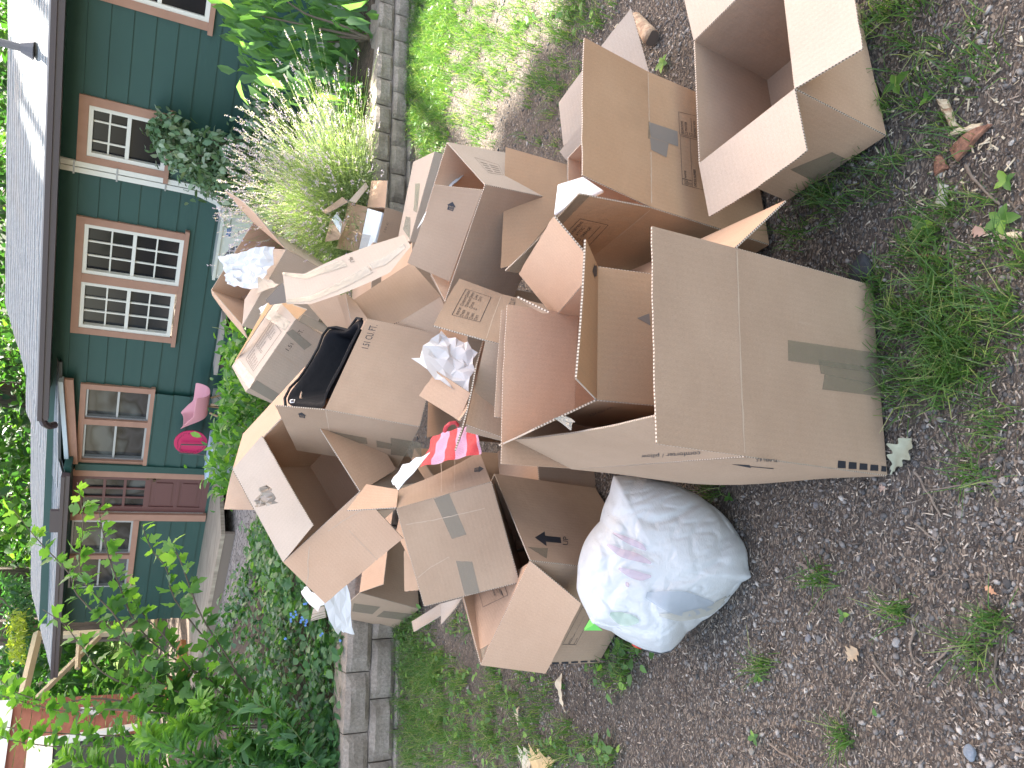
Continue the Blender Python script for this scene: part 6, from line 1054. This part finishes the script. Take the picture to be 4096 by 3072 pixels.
# gravel, chips and twigs
ico=None
def rocks(name,n,lo,hi,m,lab,flat=.6,region=(-2.6,2.9,.4,5.6),wf=None):
    t=(1+5**.5)/2; iv=unit(np.array([(-1,t,0),(1,t,0),(-1,-t,0),(1,-t,0),(0,-1,t),(0,1,t),(0,-1,-t),(0,1,-t),(t,0,-1),(t,0,1),(-t,0,-1),(-t,0,1)],float)); ifc=np.array([(0,11,5),(0,5,1),(0,1,7),(0,7,10),(0,10,11),(1,5,9),(5,11,4),(11,10,2),(10,7,6),(7,1,8),(3,9,4),(3,4,2),(3,2,6),(3,6,8),(3,8,9),(4,9,5),(2,4,11),(6,2,10),(8,6,7),(9,8,1)])
    x=rng.uniform(region[0],region[1],n*3); y=region[2]+(region[3]-region[2])*rng.random(n*3)**1.5; ok=[i for i in range(n*3) if behind(x[i],y[i])<-.02 and free(x[i],y[i]) and (wf is None or random.random()<wf(x[i],y[i]))][:n]; n=len(ok); x,y=x[ok],y[ok]
    sz=lo*(hi/lo)**(rng.random(n)**2.2); an=rng.uniform(0,6.28,n); sx=sz*rng.uniform(.8,1.4,n); sy=sz*rng.uniform(.6,1.,n); s3=sz*flat*rng.uniform(.6,1.2,n)
    V=iv[None]*(1+rng.uniform(-.22,.22,(n,12,1))); V=V*np.stack([sx,sy,s3],1)[:,None]; c,s=np.cos(an)[:,None],np.sin(an)[:,None]; X=V[...,0]*c-V[...,1]*s; Y=V[...,0]*s+V[...,1]*c
    z0=np.array([gz(a,b) for a,b in zip(x,y)]); V=np.stack([X+x[:,None],Y+y[:,None],V[...,2]+z0[:,None]+s3[:,None]*.35],2); F=(ifc[None]+(np.arange(n)*12)[:,None,None]).reshape(-1,3)
    o=npmesh(name,V.reshape(-1,3),F,m,var=np.repeat(rng.random(n),12),smooth=False); o['kind']='stuff'; o['label']=lab; return o
def vmat(name,stops,rough=.85,sc=60):
    m=bpy.data.materials.new(name); m.use_nodes=True; n=N(m); at=n.n('Attribute',attribute_name='var'); c=n.ramp(at.outputs['Fac'],stops); f=n.noise(n.coord('Object'),sc*4,5,.7); n.col(n.mix(.45,c,f,'OVERLAY')); n.b.inputs['Roughness'].default_value=rough; n.bump(f,.003,.6); return m
gw=lambda x,y:.35+.65*(mnoise.noise(Vector((x*1.7,y*1.7,5)))>-.08)
rocks('gravel',17000,.0026,.0105,vmat('gravel_stone',[(0,(.055,.052,.052)),(.45,(.13,.125,.12)),(.8,(.20,.18,.165)),(1,(.38,.35,.32))]),'small grey pebbles scattered over the soil',wf=gw)
def chips(name,n,L0,L1,w0,w1,m,lab,region=(-2.6,2.9,.4,5.6),wf=None,th=.0012,zz=.006):
    x=rng.uniform(region[0],region[1],n*3); y=region[2]+(region[3]-region[2])*rng.random(n*3)**1.5; ok=[i for i in range(n*3) if behind(x[i],y[i])<-.02 and free(x[i],y[i]) and (wf is None or random.random()<wf(x[i],y[i]))][:n]; n=len(ok); x,y=x[ok],y[ok]
    L=L0*(L1/L0)**(rng.random(n)**2); W=rng.uniform(w0,w1,n); an=rng.uniform(0,6.28,n); ti=rng.normal(0,.16,n); z=np.array([gz(a,b) for a,b in zip(x,y)])+zz*rng.random(n)+.002+np.abs(np.sin(ti))*L*.5
    ax=np.stack([np.cos(an)*np.cos(ti),np.sin(an)*np.cos(ti),np.sin(ti)],1); sd2=np.stack([-np.sin(an),np.cos(an),rng.normal(0,.25,n)],1); nn=unit(np.cross(ax,sd2)); C=np.stack([x,y,z],1); V=[]
    for k,(a,b) in enumerate(((-.5,-.5),(.5,-.35),(.5,.4),(-.5,.5))):
        for h in(0,1): V.append(C+ax*(L*a)[:,None]*rng.uniform(.8,1,(n,1))+sd2*(W*b)[:,None]+nn*th*h*1.0)
    V=np.stack(V,1); F=np.array([(1,3,5,7),(0,1,7,6),(0,2,3,1),(2,4,5,3),(4,6,7,5)]); F=(F[None]+(np.arange(n)*8)[:,None,None]).reshape(-1,4); o=npmesh(name,V.reshape(-1,3),F,m,var=np.repeat(rng.random(n),8)); o['kind']='stuff'; o['label']=lab
chips('wood_chips',52000,.004,.024,.0009,.004,vmat('chip_wood',[(0,(.07,.056,.048)),(.45,(.16,.132,.112)),(.8,(.30,.24,.19)),(1,(.55,.47,.37))]),'bark mulch and wood chips over the soil')
nearR=(-1.9,1.9,.62,2.9)
chips('mulch',62000,.004,.022,.0009,.0038,vmat('mulch_wood',[(0,(.05,.041,.036)),(.5,(.13,.108,.094)),(.8,(.27,.23,.19)),(1,(.55,.48,.40))]),'fine bark mulch covering the near soil',region=nearR,zz=.003)
rocks('pebbles',15000,.0032,.0098,vmat('pebble_stone',[(0,(.07,.067,.067)),(.4,(.16,.155,.15)),(.75,(.26,.245,.23)),(1,(.46,.43,.39))]),'loose grey pebbles lying in clusters on the near soil',region=nearR,wf=lambda x,y:1. if mnoise.noise(Vector((x*2.1,y*2.1,8)))>.12 else .22)
def gl(x,y): p=gp('F',2060,250); q=gp('F',1320,110); return 1. if (x-p[0])**2+(y-p[1])**2<.045 else (.35 if (x-q[0])**2+(y-q[1])**2<.12 else 0)
chips('wood_splinters',1500,.008,.035,.0015,.006,vmat('fresh_splinter',[(0,(.42,.35,.24)),(1,(.66,.58,.43))]),'pale fresh wood splinters right of the open empty box',wf=gl,region=(.2,2.2,.6,3.2))
tw=MB(); 
for _ in range(260):
    x,y=random.uniform(-1.5,1.6),.7+2.4*random.random()**1.3
    if not free(x,y) or behind(x,y)>-.05: continue
    a=random.uniform(0,6.28); L_=random.uniform(.02,.09); p=np.array([x,y,gz(x,y)+.006]); d=np.array([math.cos(a),math.sin(a),0]); tw.tube([p,p+d*L_*.5+np.array([.006*random.gauss(0,1),.006*random.gauss(0,1),.003]),p+d*L_],random.uniform(.0008,.0022),5)
o=tw.build('twigs',mat('grey_twig',(.13,.105,.085),.85)); o['kind']='stuff'; o['label']='fine broken twigs in the mulch'
# single sticks, rocks, leaves, log
STK=mat('weathered_stick',(.20,.16,.125),.85); n=N(STK); f=n.noise(n.mapping(n.coord('Object'),(60,60,60)),1,4); n.col(n.mix(f,(.11,.085,.065),(.27,.22,.175)))
def stick(cr,pts,r,lab,m=STK,name='stick',cat='stick'):
    t=MB(); P_=[gp(cr,x,y)+np.array([0,0,r+.004]) for x,y in pts]; P_=[p+np.array([0,0,gz(p[0],p[1])]) for p in P_]; t.tube([p+rng.normal(0,r*.35,3) for p in spline(P_,7)],r*.62,6,r*.4); o=t.build(name,m); setp(o,lab,cat,'sticks and bark on the ground' if name=='stick' else None); return o
stick('Z',[(1490,545),(1620,700),(1760,870),(1960,1035)],.0055,'long bent grey stick under the pale splinters at the right')
stick('G1',[(1960,350),(2040,385),(2130,395),(2210,420)],.007,'brown curved bark strip in the grass beside the dark rock',mat('brown_bark_strip',(.16,.09,.055),.85))
stick('H3',[(470,1480),(600,1580),(700,1660)],.006,'thick pale stick leaving the frame at the bottom, lower middle')
stick('H3',[(1175,870),(1230,980),(1330,1080)],.005,'short forked twig by the tan curled leaf')
stick('H3',[(960,1300),(1010,1240),(1060,1120)],.0045,'slender twig below the tan curled leaf')
stick('H3',[(1490,690),(1445,800),(1460,890),(1530,950)],.005,'crooked twig between the pebbles, shaped like a hook')
stick('H3',[(1590,935),(1680,880),(1750,795)],.0045,'short curved twig pointing at the big grass tuft')
stick('G2',[(2010,660),(2110,780),(2160,880),(2210,990)],.005,'long dark stick running out of the grass on the bare soil')
stick('G2',[(2040,1030),(2130,1110),(2200,1150)],.0045,'dark twig below the long dark stick at the right edge')
stick('F',[(2160,1040),(2000,1060)],.003,'thin straight twig below the oak leaf')
stick('H2',[(560,1020),(610,985),(685,955)],.003,'pale weed stalk leaning on the left stone wall')
stick('F',[(2095,360),(2120,400),(2165,440)],.005,'thin grey branch curving beside the weed plant at the right edge')
def flatwood(cr,quad,th,lab,m,name,cat):
    q=[gp(cr,x,y)+np.array([0,0,.006]) for x,y in quad]; n_=10; V=[];F=[]
    for e in(0,1):
        for j in range(n_+1):
            for i in range(4): u,v=i/3,j/n_; p=(1-u)*(1-v)*q[0]+u*(1-v)*q[1]+u*v*q[2]+(1-u)*v*q[3]; V.append(p+np.array([.003*jit(p,90),.003*jit(p,70),e*(th*(.6+.4*math.sin(math.pi*u))+.004*jit(p,110))]))
    K=4*(n_+1)
    for j in range(n_):
        for i in range(3): a=j*4+i; F+=[(a+K,a+1+K,a+5+K,a+4+K)]
        for i in(0,3): a=j*4+i; F.append((a,a+4,a+4+K,a+K))
    for r in(0,n_*4): F.append((r,r+1,r+1+K,r+K)); F.append((r+1,r+2,r+2+K,r+1+K)); F.append((r+2,r+3,r+3+K,r+2+K))
    o=pyd(name,V,F,m); setp(o,lab,cat,'sticks and bark on the ground')
BK=mat('split_pale_wood',(.55,.45,.31),.8); n=N(BK); f=n.noise(n.mapping(n.coord('Object'),(60,14,60),(0,0,.8)),1,5,.7); n.col(n.ramp(f,[(.35,(.30,.16,.09)),(.5,(.52,.42,.28)),(.7,(.68,.58,.42))])); n.bump(f,.006,1)
RBK=mat('rotten_red_bark',(.27,.13,.08),.9); n=N(RBK); f=n.noise(n.coord('Object'),45,6,.7); n.col(n.ramp(f,[(.35,(.13,.06,.04)),(.6,(.33,.17,.11))])); n.bump(f,.01,1)
flatwood('Z',[(1300,330),(1600,60),(1830,10),(1400,480)],.012,'reddish rotten bark slab with pale splinters at the right',RBK,'bark_slab','bark')
flatwood('Z',[(1110,470),(1190,390),(1290,560),(1120,660)],.012,'small jagged red bark piece below the rotten bark slab',RBK,'bark_slab','bark')
flatwood('Z',[(1280,160),(1370,60),(1720,-20),(1700,60)],.008,'long pale split wood piece above the rotten bark slab',BK,'bark_slab','bark')
flatwood('Z',[(1150,760),(1280,770),(1240,1080),(1140,1080)],.01,'pale crusty bark piece with lichen, just under the red bark',mat('lichen_bark',(.38,.37,.32),.9),'bark_slab','bark')
flatwood('G4',[(1830,700),(1900,700),(1975,880),(1930,890)],.015,'short yellow split wood chunk near the empty box corner',BK,'wood_chunk','wood')
flatwood('Z',[(1890,1410),(2210,1360),(2210,1440),(1930,1480)],.008,'pale bark strip at the right frame edge below the weed',BK,'bark_slab','bark')
flatwood('H3',[(650,235),(690,235),(840,330),(815,350)],.006,'grey splintered wood sliver pointing at a grass tuft, right of the white bag',mat('grey_wood',(.22,.18,.15),.9),'wood_chunk','wood')
# log
lg=empty('small_log',gp('E3',865,270),'short barkless log lying on the gravel behind the tall form box','log'); a=gp('E3',790,185)+np.array([0,0,.03]); b=gp('E3',935,350)+np.array([0,0,.03]); t=MB(); t.tube([a+(b-a)*i/8+np.array([0,0,.003*math.sin(i*2)]) for i in range(9)],.026,14,.031); m=mat('log_wood',(.45,.30,.19),.8); n=N(m); f=n.noise(n.mapping(n.coord('Object'),(30,30,30)),1.5,6,.7); n.col(n.ramp(f,[(.4,(.30,.19,.12)),(.65,(.56,.42,.29))])); n.bump(f,.005,1); t.build('log_body',m,lg,smooth=True); t=MB(); d=unit(b-a); t.tube([b,b+d*.003],.029,14); t.build('cut_end',mat('grey_log_end',(.12,.10,.09),.9),lg)
def rock(cr,x,y,r,c,lab,flat=.6):
    p=gp(cr,x,y); r*=.66 if r<.03 else .85; V=[];F=[];A,B=20,12
    for j in range(B+1):
        for i in range(A): th=math.pi*j/B; ph=2*math.pi*i/A; d=np.array([math.sin(th)*math.cos(ph)*1.25,math.sin(th)*math.sin(ph),math.cos(th)*flat]); k=1+.28*mnoise.noise(Vector(d*1.6)+Vector((x,y,0)))+.05*mnoise.noise(Vector(d*7)); V.append(p+d*r*k+np.array([0,0,r*flat*.6]))
    for j in range(B):
        for i in range(A): F.append((j*A+i,j*A+(i+1)%A,(j+1)*A+(i+1)%A,(j+1)*A+i))
    m=mat('rock_%d'%x,c,.75); n=N(m); f=n.noise(n.coord('Object'),90,6,.7); n.col(n.mix(f,tuple(v*.6 for v in c),tuple(v*1.5 for v in c))); n.bump(f,.004,1); o=pyd('rock',V,F,m,smooth=True); setp(o,lab,'rock','larger stones on the ground')
rock('G1',1655,490,.038,(.035,.038,.045),'dark glossy fist sized rock beside the right corner of the big front box')
rock('H3',1175,270,.013,(.09,.09,.1),'dark round pebble near the top of the gravel strip'); rock('H3',735,680,.013,(.15,.15,.15),'grey pebble leading the row of three below the bag'); rock('H3',725,760,.014,(.16,.16,.17),'middle grey pebble of the row of three below the bag'); rock('H3',800,770,.013,(.14,.14,.14),'end grey pebble of the row of three below the bag'); rock('H3',1335,790,.015,(.24,.24,.24),'pale round pebble beside the brown wood stub'); rock('H3',1845,1550,.02,(.17,.2,.24),'blue grey angular stone at the bottom right'); rock('H3',1365,990,.013,(.2,.19,.17),'pale pebble above the grass tuft twig'); rock('H3',335,1540,.014,(.22,.2,.17),'flat tan stone at the bottom left of the gravel'); rock('G2',1325,900,.013,(.17,.17,.18),'grey pebble below the bulging side of the big front box')
# fallen oak leaves
def oak(cr,tip,stem,w_,lab,c,curl=.1,lobes=4):
    a,b=gp(cr,*stem),gp(cr,*tip); d=b-a; L=np.linalg.norm(d); d/=L; s=np.array([-d[1],d[0],0]); out=[];R_=[]
    n_=40
    for i in range(n_+1): t=i/n_; wv=w_*(max(0,math.sin(math.pi*min(1,t*1.0)))**.6)*(.74+.26*math.cos(2*math.pi*lobes*t+math.pi))*(.12+.88*min(1,t*1.6)) if t>.12 else .02; out.append((t,max(wv,.003)))
    V=[];F=[]
    for t,wv in out:
        for k in(-1,-.5,0,.5,1): p=a+d*L*t+s*wv*L*k; V.append(p+np.array([0,0,.010+abs(k)*curl*wv*L+.10*L*math.sin(t*2.6)+.006*jit(p,50)]))
    for i in range(n_):
        for k in range(4): q=i*5+k; F.append((q,q+1,q+6,q+5))
    m=mat('dry_leaf_%d_%d'%(int(c[0]*100),int(tip[0])),c,.7); n=N(m); f=n.noise(n.coord('Object'),30,5); n.col(n.mix(f,tuple(v*.75 for v in c),tuple(min(1,v*1.2) for v in c))); o=pyd('fallen_leaf',V,F,m,smooth=True); setp(o,lab,'leaf','dry leaves on the ground')
oak('G2',(2005,440),(1858,690),.36,'large pale green dried oak leaf at the lower corner of the big front box',(.36,.37,.27),.35)
oak('G1',(1840,895),(1950,800),.45,'small tan oak leaf in the grass beside the taped box side',(.42,.36,.27),.2)
oak('H2',(1835,1000),(1845,1270),.2,'long cream dried leaf with forked tip on the left gravel',(.55,.48,.35),.5,2)
oak('H2',(1530,1230),(1540,1400),.2,'curled cream leaf left of the long forked leaf',(.52,.44,.32),.5,2)
oak('H2',(1560,1640),(1650,1540),.5,'pale oak leaf at the bottom edge of the photo',(.5,.46,.36),.3)
oak('H2',(1630,1655),(1790,1600),.45,'yellow tan oak leaf touching the pale one at the bottom edge',(.5,.36,.18),.3)
oak('H3',(1085,830),(1010,920),.5,'tan curled leaf on the soil below the gravel cluster',(.38,.29,.19),.3)
oak('Z',(1600,1340),(1820,1400),.45,'pinkish brown leaf below the green weed at the right edge',(.36,.24,.19),.2)
oak('H3',(1960,405),(2060,460),.35,'small orange leaf near the grass tuft at the right',(.45,.25,.15),.2)
oak('G2',(1770,780),(1840,790),.4,'small pink brown leaf on the gravel below the striped box corner',(.4,.28,.22),.2)
# weeds
def weed(cr,x,y,n,L,lab,name='weed_plant'):
    p=gp(cr,x,y); E=empty(name,p,lab,'weed','broad leaved weeds'); an=np.arange(n)*2*math.pi/n+random.random(); leaves('foliage',np.tile(p+[0,0,.012],(n,1)),np.stack([np.cos(an),np.sin(an),np.full(n,.45)],1),rng.uniform(L*.55,L*.85,n),.36,LM4,E,'oval',.2,.3,up=np.tile([0,0,1.],(n,1)))
weed('Z',1960,1220,5,.055,'five leaved broad green weed at the right frame edge'); weed('Z',2020,730,4,.035,'small pale weed above the five leaved one'); weed('Z',930,1300,3,.045,'round leaved weed in thick grass at the right'); weed('Z',1060,1450,3,.04,'small bright weed next to the round leaved one'); weed('G4',1550,590,4,.05,'leafy weed beside the bottom of the empty open box'); weed('G4',1765,690,3,.03,'small yellowish weed right of the leafy one'); weed('E3',1000,560,5,.05,'pale green weed behind the tall form box'); weed('G1',2085,220,3,.05,'broad bright leaf weed above the brown bark strip'); weed('G2',745,845,3,.028,'tiny clover in the shade of the big front box'); weed('H3',985,600,3,.025,'tiny seedling below the wood sliver'); weed('G3',1805,1400,3,.025,'tiny seedling on the bare soil at lower middle'); weed('H3',370,1440,4,.03,'small trailing seedling at the bottom left of the soil'); weed('H3',1215,1300,1,.03,'single dark green fallen leaf on the soil'); weed('H2',1030,1330,5,.04,'clover clump in the left lawn'); weed('H2',1530,1020,2,.03,'two leaf seedling by the lit folded flap')
